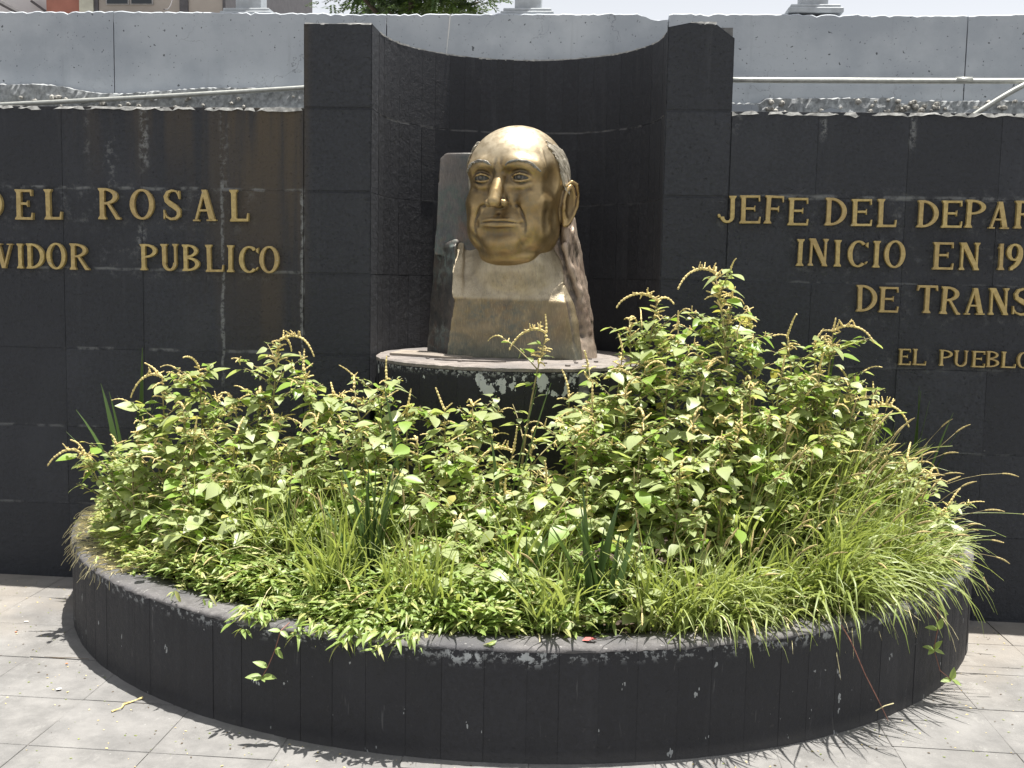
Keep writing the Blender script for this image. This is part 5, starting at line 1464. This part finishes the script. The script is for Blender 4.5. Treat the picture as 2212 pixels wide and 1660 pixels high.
# ------------------------------------------------------------------ ground cover and dry grass on the left and front
gm = MB()
SPILL = (-111.0, -104.0, -100.5, -97.0, -148.0, -122.0)          # where the cover hangs over the rim (degrees)
for q in range(3000):
    dg_ = rng.uniform(-168, -86) if rng.uniform() < .93 else rng.uniform(-88, -76)
    a = math.radians(dg_)
    near = min(abs(dg_ - s_) for s_ in SPILL[:4])
    edge = 0.09 if dg_ < -132 else (0.13 if dg_ < -112 else 0.10)
    r = QR - edge - abs(rng.normal(0, 0.20)) + (0.05 if near < 3 else 0) * rng.uniform(0, 1)
    x, y = QX + r * math.cos(a), QY + r * math.sin(a)
    if y > -0.08: continue
    hmax = 0.05 + min(0.20, (QR - r) * 0.5)
    over = rng.uniform() < (0.13 if near < 2.0 else 0.004)
    fine = 0.55 + 0.45 * min(1, max(0, (dg_ + 150) / 40))
    if over: r = QR - 0.06 + rng.uniform(0, .08); x, y = QX + r * math.cos(a), QY + r * math.sin(a); z = 0.405 + rng.uniform(0.0, .03) - (max(0, r - QR) * 2.2)
    else: z = SOIL + rng.uniform(0.0, hmax)
    for k in range(int(rng.integers(3, 6))):
        az = rng.uniform(0, 2 * PI); d = np.array([math.cos(az), math.sin(az), rng.uniform(-.1, .7)])
        if over: d += np.array([math.cos(a), math.sin(a), -.5]) * .9
        add_leaf(gm, np.array([x, y, z]) + rng.normal(0, .008, 3), d, rng.uniform(.030, .068) * fine, TPL_LANCE[int(rng.integers(3))], 0, 1 if rng.uniform() < 1.25 - fine else 0)
gc = obj('ground_cover', gm.mesh('ground_cover', [M_cover, M_cover2], True)); tag(gc, 'low bright green narrow leaved ground cover spreading to the front and left rim', 'ground cover', kind='stuff')
dm = MB()
for q in range(1300):
    a = math.radians(rng.uniform(-171, -134)); r = QR - rng.uniform(.03, .30)
    x, y = QX + r * math.cos(a), min(QY + r * math.sin(a), -0.03)
    az = a + rng.normal(0, .9); n = 7; d = np.array([math.cos(az), math.sin(az), rng.uniform(.1, 1.1)]); pts = [np.array([x, y, .385])]
    L = rng.uniform(.05, .12)
    for i in range(n): d = d / np.linalg.norm(d) + np.array([rng.normal(0, .12), rng.normal(0, .12), -.30]); d /= np.linalg.norm(d); pts.append(pts[-1] + d * L / n)
    pts = [np.array([p_[0], min(p_[1], -0.006), max(p_[2], .4 if math.hypot(p_[0] - QX, p_[1] - QY) < QR else .2)]) for p_ in pts]
    v, f = tube(pts, np.linspace(.0016, .0008, n + 1), 3, False); dm.add(v, f)
dg = obj('dry_grass', dm.mesh('dry_grass', M_dry)); tag(dg, 'tangle of dry yellow grass on the far left end of the planter rim', 'dry grass', kind='stuff')

# ------------------------------------------------------------------ sprigs hanging over the curb
def sprig(path, leaves, label, mat=M_cover, sz=.06, name='hanging_sprig'):
    P = np.array(path, float); root = tag(empty(name, tuple(P[0])), label, 'sprig')
    v, f = tube(P - P[0], np.linspace(.0022, .0014, len(P)), 5); obj('stem', mesh_of('stem', v, f, simple_mat('reddish_stem', (0.22, 0.10, 0.07), .7)), root)
    for (i, d, s_) in leaves:
        V, Fq = TPL_LANCE[2]; M = frame(np.array(d, float), np.array([0.1, -.6, 1.0]))
        obj('leaf', mesh_of('leaf', (P[i] - P[0]) + (V * np.array([1.7, 1, 1]) * s_ * sz) @ M, Fq, mat, True), root)
sprig([(-0.63, -1.73, .405), (-0.648, -1.775, .39), (-0.662, -1.79, .33), (-0.685, -1.80, .27), (-0.705, -1.80, .235)],
      [(2, (.7, -.2, -.6), .7), (2, (.5, -.4, .3), .5), (3, (-.9, -.2, .45), .9), (4, (-1, -.3, .1), .95), (4, (1, -.3, .15), .95), (4, (.5, -.8, -.1), .55), (4, (-.5, -.8, 0), .6), (1, (.8, -.4, -.4), .7), (1, (-.8, -.4, .2), .7)], 'small green sprig hanging down the front left of the black curb')
sprig([(1.70, -1.07, .41), (1.735, -1.09, .37), (1.74, -1.09, .28), (1.73, -1.09, .20), (1.755, -1.10, .12), (1.80, -1.10, .085)],
      [(2, (.2, -.3, .9), .9), (2, (-.8, -.2, .2), .9), (3, (-.9, -.2, .3), .8), (3, (.5, -.2, .8), .8), (3, (-.6, -.6, -.2), .7), (3, (.8, -.4, -.2), .7), (5, (.1, -.2, 1), .9), (5, (-.9, -.3, 0), .8), (5, (.8, -.3, -.3), .7), (1, (.7, -.4, -.4), .8)], 'leafy green sprig trailing down the right side of the curb')
sprig([(1.28, -1.50, .41), (1.31, -1.53, .36), (1.36, -1.545, .25), (1.42, -1.55, .14), (1.445, -1.55, .09)], [], 'bare dry stalk hanging down the curb below the foxtail grass', M_dry, .05, 'dry_stalk')
v, f = tube([(1.40, -1.552, .125), (1.43, -1.553, .145), (1.46, -1.552, .155)], .002, 5)
o = obj('dry_twig', mesh_of('dry_twig', v, f, M_dry)); tag(o, 'short straw coloured twig crossing the tip of the hanging dry stalk', 'twig')

# ------------------------------------------------------------------ small litter
def litter(name, pts, r, mat, label, cat):
    v, f = tube(pts, r, 5); P0 = np.array(pts[0]); o = obj(name, mesh_of(name, v - P0, f, mat), None, tuple(P0)); tag(o, label, cat)
M_twig = simple_mat('dark_twig', (0.10, 0.075, 0.05), 0.9)
litter('twig', [(-1.83, -1.13, .012), (-1.76, -1.135, .013), (-1.70, -1.125, .012), (-1.64, -1.13, .012)], [.003, .0035, .003, .002], M_twig, 'thin brown twig lying on the paving at the left foot of the curb', 'twig')
litter('flower_stalk', [(-1.315, -1.63, .012), (-1.29, -1.60, .016), (-1.30, -1.56, .012), (-1.27, -1.52, .014), (-1.255, -1.50, .016)], [.004, .002, .005, .002, .005], M_spike, 'dried yellow flower stalk lying on the paving left of the planter', 'stalk')
M_petal = simple_mat('pink_petal', (0.55, 0.14, 0.13), 0.6); M_conf = simple_mat('pale_scrap', (0.62, 0.60, 0.55), 0.7); M_org = simple_mat('orange_scrap', (0.50, 0.17, 0.06), 0.7)
bm = bmesh.new()
vs = [bm.verts.new(p) for p in ((0, 0, 0), (.02, -.012, .004), (.045, -.006, .012), (.05, .01, .003), (.03, .008, .010), (.012, .018, .006))]
bm.faces.new((vs[0], vs[1], vs[4], vs[5])); bm.faces.new((vs[1], vs[2], vs[3], vs[4]))
o = obj('petal', from_bm('petal', bm, M_petal), None, (0.375, -1.765, .4015)); tag(o, 'crumpled pink petal lying on the front rim of the planter', 'petal')
for k, (x, y, mm, cat, lb) in enumerate(((-2.13, -0.72, M_conf, 'scrap', 'white paper scrap on a paving joint at the far left'), (-1.60, -1.46, M_conf, 'scrap', 'white paper scrap on the paving below the brown twig'),
        (-2.10, -0.86, M_org, 'scrap', 'orange speck on the sunny paving at the far left'), (-1.70, -1.20, M_org, 'scrap', 'tiny orange speck beside the curb near the brown twig'))):
    n = 7; sc = .012 if mm is M_conf else .006
    V = [(sc * math.cos(6.28 * i / n) * rng.uniform(.7, 1.2), .8 * sc * math.sin(6.28 * i / n) * rng.uniform(.7, 1.2), 0) for i in range(n)]; V2 = [(a, b, .0015) for a, b, c in V]
    o = obj('paper_scrap', mesh_of('paper_scrap', V + V2, [tuple(range(n, 2 * n))] + [(i, (i + 1) % n, n + (i + 1) % n, n + i) for i in range(n)], mm), None, (x, y, SL * x * -0 + (-x) * 0.0061 * 0 + .0155 if x < -1 else .01)); tag(o, lb, cat)
# leaf crumbs scattered over the paving
cm = MB()
for q in range(700):
    a = rng.uniform(PI * 1.02, 2 * PI * .99); r = QR + abs(rng.normal(0, .35)) + .02
    x, y = QX + r * math.cos(a), QY + r * math.sin(a)
    if y > -0.1: continue
    s_ = rng.uniform(.002, .0075); z = -SL * 0 + 0.0061 * -x + .0015
    az = rng.uniform(0, 6.28); c, s2 = math.cos(az) * s_, math.sin(az) * s_
    cm.add([(x - c, y - s2, z), (x + s2 * .5, y - c * .5, z + .001), (x + c, y + s2, z), (x - s2 * .5, y + c * .5, z + .001)], [(0, 1, 2, 3)], int(rng.integers(3)))
o = obj('leaf_litter', cm.mesh('leaf_litter', [M_twig, M_spike, M_grass])); tag(o, 'tiny leaf crumbs scattered over the paving round the planter', 'litter', kind='stuff')

# ------------------------------------------------------------------ single out each crowded plant by its row and order
ORD = ['first', 'second', 'third', 'fourth', 'fifth', 'sixth', 'seventh', 'eighth', 'ninth', 'tenth', 'eleventh', 'twelfth', 'thirteenth', 'fourteenth', 'fifteenth', 'sixteenth', 'seventeenth', 'eighteenth', 'nineteenth', 'twentieth']
def order_labels(group, rows, fmt, key=lambda o: o.location.x):
    obs = [o for o in C.objects if o.parent is None and o.get('group') == group]
    lo = 1e9
    for (ymin, rowname) in rows:
        row = [o for o in obs if o.location.y >= ymin and o.location.y < lo]; lo = ymin
        row.sort(key=key); h = (len(row) + 1) // 2
        for i, o in enumerate(row):
            o['label'] = fmt % rowname + (', %s from the left' % ORD[i] if i < h else ', %s from the right' % ORD[len(row) - 1 - i])
order_labels('seeding weeds crowding the planter', [(-0.80, 'back row'), (-0.98, 'second row'), (-9, 'front row')], 'green weed with thin seed spikes in the %s')
order_labels('leafy weeds low in the thicket', [(-0.70, 'rearmost row'), (-0.95, 'fourth row'), (-1.15, 'third row'), (-1.32, 'second row'), (-9, 'front row')], 'spikeless leafy green weed, %s of the thicket')
order_labels('grass clumps left of centre', [(-9, 'planter front')], 'thin upright grass clump in the left %s')
gr_ = [o for o in C.objects if o.parent is None and o.get('group') == GG]
for nm, lo_, hi_ in (('spilling over the rim', 1.92, 9), ('in the middle row', 1.6, 1.92), ('in the innermost row', 0, 1.6)):
    row = [o for o in gr_ if lo_ <= math.hypot(o.location.x - QX, o.location.y - QY) < hi_]; row.sort(key=lambda o: o.location.x)
    for i, o in enumerate(row): o['label'] = 'arching foxtail grass clump %s, %s from the left' % (nm, ORD[i])
# ================================================================== behind the memorial
M_par = None
def parapet_material():
    t = NT('gray_painted_render')
    n = t.noise(3, 5, 0.6); n2 = t.noise(40, 4, 0.6)
    col = t.mix(t.ramp(n, 0.35, 0.65), (0.345, 0.375, 0.41), (0.43, 0.46, 0.49))
    spots = t.ramp(t.noise(34, 2, 0.45), 0.70, 0.725)
    spots2 = t.ramp(t.noise(70, 2, 0.45, t.scaled(t.pos(), (1, 1, 1), (5, 2, 1))), 0.705, 0.73)
    col = t.mix(t.math('MULTIPLY', spots, 0.85), col, (0.06, 0.065, 0.07))
    col = t.mix(t.math('MULTIPLY', spots2, 0.5), col, (0.10, 0.105, 0.11))
    vor = t.n('ShaderNodeTexVoronoi', feature='DISTANCE_TO_EDGE'); vor.inputs['Scale'].default_value = 4.5
    nz = t.n('ShaderNodeTexNoise'); nz.inputs['Scale'].default_value = 9; nz.inputs['Detail'].default_value = 5
    t.l(t.pos(), nz.inputs['Vector'])
    t.l(t.mix(0.28, t.pos(), nz.outputs['Color']), vor.inputs['Vector'])
    cr = t.math('MULTIPLY', t.ramp(vor.outputs['Distance'], 0.012, 0.004), t.ramp(t.noise(1.6, 3), 0.50, 0.62))
    col = t.mix(t.math('MULTIPLY', cr, 0.6), col, (0.12, 0.125, 0.13))
    runs = t.ramp(t.noise(1, 4, 0.6, t.scaled(t.pos(), (12, 12, 1.0))), 0.6, 0.75)
    col = t.mix(t.math('MULTIPLY', runs, 0.22), col, (0.22, 0.23, 0.24))
    return t.fin(col, 0.7, t.bump(t.math('ADD', n2, t.math('MULTIPLY', spots, -1.5)), 0.3, 0.004), 0, 0.3)
M_par = parapet_material()
M_broken = simple_mat('broken_gray_concrete', (0.30, 0.315, 0.32), 0.92, 0, 0.28, 38, 1.0)
M_galv = simple_mat('galvanised_pipe', (0.42, 0.43, 0.40), 0.42, 0.5, 0.12, 30, 0.15)
M_rubble = simple_mat('loose_mortar_rubble', (0.34, 0.33, 0.30), 0.95, 0, 0.4, 60, 0.8)

par = tag(empty('parapet_wall', (0, 1.25, 0)), 'pale gray painted parapet wall with hairline cracks running behind the whole memorial', 'wall')
ploc2 = (0, -1.25, 0)
joints = [-7.48, -5.83, -4.18, -2.527, -0.88, 0.752, 2.417, 4.07, 5.7, 7.35]
tops = [3.12, 3.12, 3.123, 3.128, 3.113, 3.117, 3.107, 3.15, 3.16, 3.16, 3.17]
def panel(x0, x1, za, zb, chip):
    n = int((x1 - x0) / 0.025)
    bm = bmesh.new(); 
    fr, bk, lf, lb = [], [], [], []
    for i in range(n + 1):
        x = x0 + (x1 - x0) * i / n
        z = za + (zb - za) * i / n + rng.normal(0, 0.0022)
        if chip and x > x1 - 0.16: z -= 0.022 * min(1, (x - (x1 - 0.16)) / 0.06) + abs(rng.normal(0, 0.008))
        if rng.uniform() < 0.05: z -= 0.007
        yj = 1.15 + (0.03 * rng.uniform() if chip and x > x1 - 0.16 else 0)
        fr.append(bm.verts.new((x, 1.15, z - 0.006))); bk.append(bm.verts.new((x, yj + 0.007, z))); lb.append(bm.verts.new((x, 1.40, z + rng.normal(0, .002)))); lf.append(bm.verts.new((x, 1.15, 1.0)))
    for i in range(n):
        bm.faces.new((lf[i], lf[i + 1], fr[i + 1], fr[i])); bm.faces.new((fr[i], fr[i + 1], bk[i + 1], bk[i])); bm.faces.new((bk[i], bk[i + 1], lb[i + 1], lb[i]))
    bm.faces.new((lf[0], fr[0], bk[0], lb[0])); bm.faces.new((lf[-1], lb[-1], bk[-1], fr[-1]))
    return from_bm('wall_panel', bm, M_par)
for i in range(len(joints) - 1):
    obj('wall_panel', panel(joints[i] + 0.003, joints[i + 1] - 0.003, tops[i + 0], tops[i + 1], i == 4), par, ploc2)
obj('wall_core', box_mesh('wall_core', -7.4, 7.3, 1.19, 1.39, 0, 3.06, M_core), par, ploc2)
# white dribble of paint down the parapet
v, f = tube([(-0.505, 1.149, 3.112), (-0.512, 1.1485, 3.03), (-0.52, 1.149, 2.95), (-0.527, 1.1485, 2.86)], [0.004, 0.0045, 0.003, 0.002], 5)
obj('paint_drip', mesh_of('paint_drip', v, f, simple_mat('white_paint', (0.62, 0.62, 0.60), 0.6)), par, ploc2)

# broken footing in front of the parapet
foot = tag(empty('broken_footing', (0, 1.05, 0)), 'broken lumpy concrete ledge along the foot of the gray parapet', 'ledge')
def ledge(x0, x1, ztop, yf, amp, name='concrete_ledge'):
    nx, nz = int((x1 - x0) / 0.016), 13
    v, f = [], []
    ph = rng.uniform(0, 9)
    for i in range(nx + 1):
        x = x0 + (x1 - x0) * i / nx
        zt = ztop(x)
        for k in range(nz + 1):
            t_ = k / nz
            z = 2.30 + (zt - 2.30) * t_
            y = yf + amp * (math.sin(x * 31 + k * 1.3 + ph) * 0.3 + math.sin(x * 13.7 - k * .8) * 0.35 + rng.normal(0, 0.42)) * (1 if k < nz else .4)
            v.append((x, y, z + rng.normal(0, 0.002)))
        v.append((x, yf + 0.02 + rng.normal(0, amp * .4), zt + rng.normal(0.004, 0.003)))
        v.append((x, 1.16, zt + rng.normal(0.004, 0.003)))
    m_ = nz + 3
    for i in range(nx):
        for k in range(m_ - 1):
            p = i * m_ + k; f.append((p, p + m_, p + m_ + 1, p + 1))
    return obj(name, mesh_of(name, v, f, M_broken), foot, (0, -1.05, 0))
ledge(-4.5, -1.02, lambda x: float(np.interp(x, [-4.5, -3.3, -2.95, -2.8, -2.62, -2.45, -2.25, -1.9, -1.6, -1.02], [2.67, 2.678, 2.682, 2.668, 2.635, 2.628, 2.645, 2.668, 2.668, 2.66])), 1.05, 0.008)
ledge(1.0, 5.2, lambda x: float(np.interp(x, [1.0, 1.28, 1.30, 2.02, 2.05, 2.2, 5.2], [2.60, 2.60, 2.625, 2.635, 2.60, 2.62, 2.63])), 1.05, 0.011)
# stones sticking out of the broken concrete
for q in range(210):
    left = rng.uniform() < 0.35
    x = rng.uniform(-3.3, -1.05) if left else (rng.uniform(1.3, 3.0) if rng.uniform() < .5 else rng.normal(2.12, 0.1))
    z = rng.uniform(2.44, 2.62); s_ = rng.uniform(0.008, 0.02)
    bm = bmesh.new(); bmesh.ops.create_icosphere(bm, subdivisions=1, radius=s_)
    for v_ in bm.verts: v_.co = Vector((v_.co.x * rng.uniform(.8, 1.3), v_.co.y, v_.co.z * rng.uniform(.6, 1.1)))
    if q == 0: stone_parts = []
    stone_parts.append((bm, (x, 1.035 + rng.uniform(0, .01), z)))
big = MB()
for bm, c in stone_parts:
    vs = [(v_.co.x + c[0], v_.co.y + c[1], v_.co.z + c[2]) for v_ in bm.verts]
    bm.verts.index_update(); big.add(vs, [[v_.index for v_ in f_.verts] for f_ in bm.faces]); bm.free()
o = obj('aggregate', big.mesh('aggregate', M_rubble), foot, (0, -1.05, 0)); o['kind'] = 'stuff'
# smooth rendered gables left standing in front of the broken concrete
def plate(pts, y, th, name, mat, par_, loc):
    bm = bmesh.new(); vs = [bm.verts.new((p[0], y, p[1])) for p in pts]; f_ = bm.faces.new(vs)
    ex = bmesh.ops.extrude_face_region(bm, geom=[f_])
    for g in ex['geom']:
        if isinstance(g, bmesh.types.BMVert): g.co.y += th
    bmesh.ops.recalc_face_normals(bm, faces=bm.faces)
    return obj(name, from_bm(name, bm, mat), par_, loc)
for pts in ([(1.03, 2.33), (1.262, 2.33), (1.262, 2.572), (1.255, 2.586), (1.03, 2.592)],
            [(1.29, 2.33), (1.31, 2.47), (1.47, 2.50), (1.66, 2.575), (1.74, 2.555), (1.95, 2.50), (2.14, 2.43), (2.2, 2.33)],
            [(2.12, 2.33), (2.2, 2.43), (2.42, 2.575), (2.55, 2.555), (2.8, 2.54), (2.95, 2.56), (3.3, 2.56), (3.3, 2.33)],
            [(-2.15, 2.33), (-2.12, 2.47), (-1.95, 2.50), (-1.6, 2.53), (-1.05, 2.57), (-1.05, 2.33)]):
    plate(pts, 1.02, 0.02, 'render_patch', M_par, foot, (0, -1.05, 0))

# pipes
def pipe(name, pts, r, label, sides=14):
    v, f = tube(pts, r, sides)
    root = tag(empty(name, tuple(pts[0])), label, 'pipe')
    obj('pipe_run', mesh_of('pipe_run', v, f, M_galv, True), root, tuple(-a for a in pts[0]))
    return root
def lin(a, b, n, sag=0.0):
    return [(a[0] + (b[0] - a[0]) * i / n, a[1] + (b[1] - a[1]) * i / n, a[2] + (b[2] - a[2]) * i / n - sag * math.sin(PI * i / n)) for i in range(n + 1)]
PY = 0.98
p1 = pipe('metal_pipe', lin((-3.4, PY, PIPE_L[0]), (-1.0, PY, PIPE_L[1]), 12, 0.006), 0.0135, 'slanting gray metal pipe resting above the left stone wall')
p2 = pipe('metal_pipe', lin((0.99, PY, PIPE_R[0]), (3.6, PY, PIPE_R[1]), 12, 0.004), 0.0155, 'level gray metal pipe crossing the parapet above the right stone wall')
v, f = tube([(2.32, PY, PIPE_R[1] + .0), (2.345, PY, PIPE_R[1])], 0.0172, 14)
x_c = 2.33
v, f = tube([(x_c - .012, PY, PIPE_R[0] + (PIPE_R[1] - PIPE_R[0]) * 0.513), (x_c + .075, PY, PIPE_R[0] + (PIPE_R[1] - PIPE_R[0]) * 0.545)], 0.018, 14)
obj('coupling', mesh_of('coupling', v, f, M_galv, True), p2, (-0.99, -PY, -PIPE_R[0]))
pp = []
n = 150
HA, HB = HOSE
for i in range(n + 1):
    t_ = i / n
    pp.append((HA[0] + (HB[0] - HA[0]) * t_, PY - 0.03, HA[1] + (HB[1] - HA[1]) * t_ + 0.03 * math.sin(PI * t_)))
v, f = tube(pp, [0.0135 + 0.0022 * (i % 2) for i in range(n + 1)], 10)
rt = tag(empty('flexible_hose', pp[0]), 'ribbed gray conduit sloping down behind the far right end of the stone wall', 'conduit')
obj('hose', mesh_of('hose', v, f, M_galv, True), rt, tuple(-a for a in pp[0]))

# column stumps on the parapet
M_col = simple_mat('column_gray_paint', (0.37, 0.395, 0.415), 0.7, 0, 0.12, 20, 0.3)
for xc, lab in ((-1.735, 'gray column with stepped base on the parapet beside the beige building'), (-0.062, 'gray column on the parapet right of the leafy tree'), (1.585, 'gray column on the parapet above the right stone wall')):
    r = tag(empty('column', (xc, 1.30, 3.118)), lab, 'column', 'columns along the parapet')
    zt = 0.0 if xc < 1 else 0.022
    obj('base', box_mesh('base', -0.155, 0.155, -0.12, 0.12, -0.01 + zt, 0.020 + zt, M_col, 0.004), r)
    obj('base_step', box_mesh('base_step', -0.140, 0.140, -0.105, 0.105, 0.021 + zt, 0.040 + zt, M_col, 0.004), r)
    obj('shaft', box_mesh('shaft', -0.077, 0.077, -0.06, 0.06, 0.041 + zt, 1.2, M_col, 0.003), r)

# ------------------------------------------------------------------ buildings far behind on the left
M_beige = simple_mat('beige_render', (0.38, 0.34, 0.30), 0.85, 0, 0.12, 1.2, 0.1)
M_whiteb = simple_mat('white_render', (0.62, 0.60, 0.60), 0.85, 0, 0.08, 1.2, 0.1)
M_brick = simple_mat('terracotta_panel', (0.36, 0.15, 0.11), 0.85, 0, 0.12, 3, 0.1)
M_cream = simple_mat('cream_pillar_render', (0.52, 0.51, 0.42), 0.85, 0, 0.15, 4, 0.1)
M_post = simple_mat('dark_post_paint', (0.09, 0.085, 0.09), 0.6)
M_pane = NT('dark_window_glass').fin((0.02, 0.025, 0.03), 0.08)
M_frame = simple_mat('window_frame_paint', (0.35, 0.34, 0.33), 0.6)
BY = 14.0
def part(name, x0, x1, y0, y1, z0, z1, mat, root, bev=0.0):
    return obj(name, box_mesh(name, x0, x1, y0, y1, z0, z1, mat, bev), root, tuple(-a for a in root.location))
b1 = tag(empty('apartment_building', (-7.6, BY + 3, 0)), 'beige building with a terracotta panel and dark posts seen over the parapet', 'building')
part('wall', -8.62, -6.36, BY, BY + 6, -0.05, 9.2, M_beige, b1)
part('terracotta_panel', -9.60, -8.96, BY + 0.02, BY + 6, -0.05, 9.0, M_brick, b1)
part('pillar', -8.955, -8.70, BY - 0.06, BY + 5.9, -0.05, 9.1, M_cream, b1)
part('post', -8.695, -8.625, BY - 0.03, BY + 5.8, -0.05, 9.05, M_post, b1)
part('post', -7.13, -6.98, BY - 0.04, BY - 0.002, -0.05, 9.05, M_post, b1)
part('post', -6.355, -6.30, BY - 0.03, BY + 5.8, -0.05, 9.05, M_post, b1)
part('roof_slab', -9.7, -6.2, BY - 0.3, BY + 6.2, 9.2, 9.4, M_beige, b1)
for zc in (6.26, 3.4):
    for xa, xb in ((-8.48, -8.06), (-8.03, -7.62)):
        w = part('window', xa, xb, BY - 0.025, BY - 0.003, zc, zc + 1.2, M_frame, b1)
        p_ = obj('pane', box_mesh('pane', xa + .02, xb - .02, BY - 0.032, BY - 0.027, zc + .015, zc + 1.18, M_pane), w); p_.location = (0, 0, 0)
part('sill', -8.55, -7.55, BY - 0.08, BY - 0.004, 6.04, 6.075, M_post, b1)
b2 = tag(empty('white_building', (-10.6, BY + 3, 0)), 'white rendered building with a slanting handrail at the far left beyond the parapet', 'building')
part('wall', -12.5, -9.62, BY + 1.0, BY + 6, -0.05, 9.0, M_whiteb, b2)
v, f = tube([(-10.35, BY + 0.9, 6.55), (-9.72, BY + 0.9, 6.12)], 0.025, 6)
obj('handrail', mesh_of('handrail', v, f, M_post), b2, tuple(-a for a in b2.location))
v, f = tube([(-9.83, BY + 0.9, 5.6), (-9.83, BY + 0.9, 6.9)], 0.018, 6)
obj('drain_pipe', mesh_of('drain_pipe', v, f, M_post), b2, tuple(-a for a in b2.location))
v, f = tube([(-10.9, BY + 0.7, 6.5), (-10.35, BY + 0.7, 6.22), (-10.15, BY + 0.7, 6.0)], 0.05, 6)
obj('handrail', mesh_of('handrail', v, f, M_post), b2, tuple(-a for a in b2.location))
# overhead wires from the building
for (a, b, lab) in (((-6.9, 13.2, 6.42), (-5.4, 9.0, 5.0), 'thin dark overhead cable sagging in front of the beige building'),):
    v, f = tube(lin(a, b, 14, 0.15), 0.008, 5)
    o = obj('overhead_cable', mesh_of('overhead_cable', v, f, M_post)); tag(o, lab, 'cable')

# ------------------------------------------------------------------ tree behind the parapet
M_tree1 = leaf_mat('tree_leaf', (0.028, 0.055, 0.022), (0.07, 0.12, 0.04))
M_tree2 = leaf_mat('sunlit_tone_tree_leaf', (0.07, 0.13, 0.03), (0.16, 0.24, 0.06))  # brighter copy of the tree leaf, sunlight put into its colour
M_bark = simple_mat('bark', (0.11, 0.085, 0.065), 0.95, 0, 0.3, 14, 1.0)
tr_ = tag(empty('leafy_tree', (-1.8, 7.2, -0.06)), 'leafy tree with feathery foliage showing above the parapet left of the middle column', 'tree')
tl = tuple(-a for a in tr_.location)
tm = MB()
v, f = tube([(-1.8, 7.2, -.1), (-1.83, 7.2, 1.5), (-1.75, 7.25, 3.0), (-1.8, 7.2, 4.6)], [0.2, 0.15, 0.12, 0.06], 10); tm.add(v, f)
br = []
for q in range(14):
    a = rng.uniform(0, 2 * PI); z0 = rng.uniform(2.2, 4.4); L = rng.uniform(0.6, 1.15)
    p0 = np.array([-1.8, 7.2, z0]); p1 = p0 + np.array([math.cos(a) * L, math.sin(a) * L * .8, rng.uniform(.3, .9)])
    v, f = tube([p0, (p0 + p1) / 2 + (0, 0, .08), p1], [0.045, 0.03, 0.012], 6); tm.add(v, f); br.append((p0, p1))
obj('trunk', tm.mesh('trunk', M_bark, True), tr_, tl)
def fronds(n, cx, cy, cz, rx, ry, rz, name, mat, sz=0.10, seed=1):
    r_ = np.random.default_rng(seed); V, F_l = [], []
    cl = [r_.normal(0, 1, 3) for _ in range(max(8, n // 26))]
    cl = [c / np.linalg.norm(c) * r_.uniform(.35, 1.0) for c in cl]
    for i in range(n):
        c = cl[int(r_.integers(len(cl)))]
        p = np.array([cx + (c[0] + r_.normal(0, .16)) * rx, cy + (c[1] + r_.normal(0, .16)) * ry, cz + (c[2] + r_.normal(0, .13)) * rz])
        d = np.array([c[0] + r_.normal(0, .5), c[1] + r_.normal(0, .5), r_.uniform(-.6, .25)]); d /= np.linalg.norm(d)
        sd = np.cross(d, (0, 0, 1)); sd /= np.linalg.norm(sd) + 1e-6
        up = np.cross(sd, d)
        # a feathery frond: leaflets both sides
        L = sz * r_.uniform(1.2, 2.2)
        for k in range(6):
            b = p + d * L * k / 6 - up * 0.02 * (k / 6) ** 2
            for sg in (-1, 1):
                e = b + (sd * sg * 0.75 + d * .55 + up * r_.uniform(-.25, .2)) * sz * .62
                w = d * sz * .16
                V += [b, (b + e) / 2 + w, e, (b + e) / 2 - w]; m0 = len(V) - 4; F_l.append((m0, m0 + 1, m0 + 2, m0 + 3))
    return obj(name, mesh_of(name, V, F_l, mat), tr_, tl)
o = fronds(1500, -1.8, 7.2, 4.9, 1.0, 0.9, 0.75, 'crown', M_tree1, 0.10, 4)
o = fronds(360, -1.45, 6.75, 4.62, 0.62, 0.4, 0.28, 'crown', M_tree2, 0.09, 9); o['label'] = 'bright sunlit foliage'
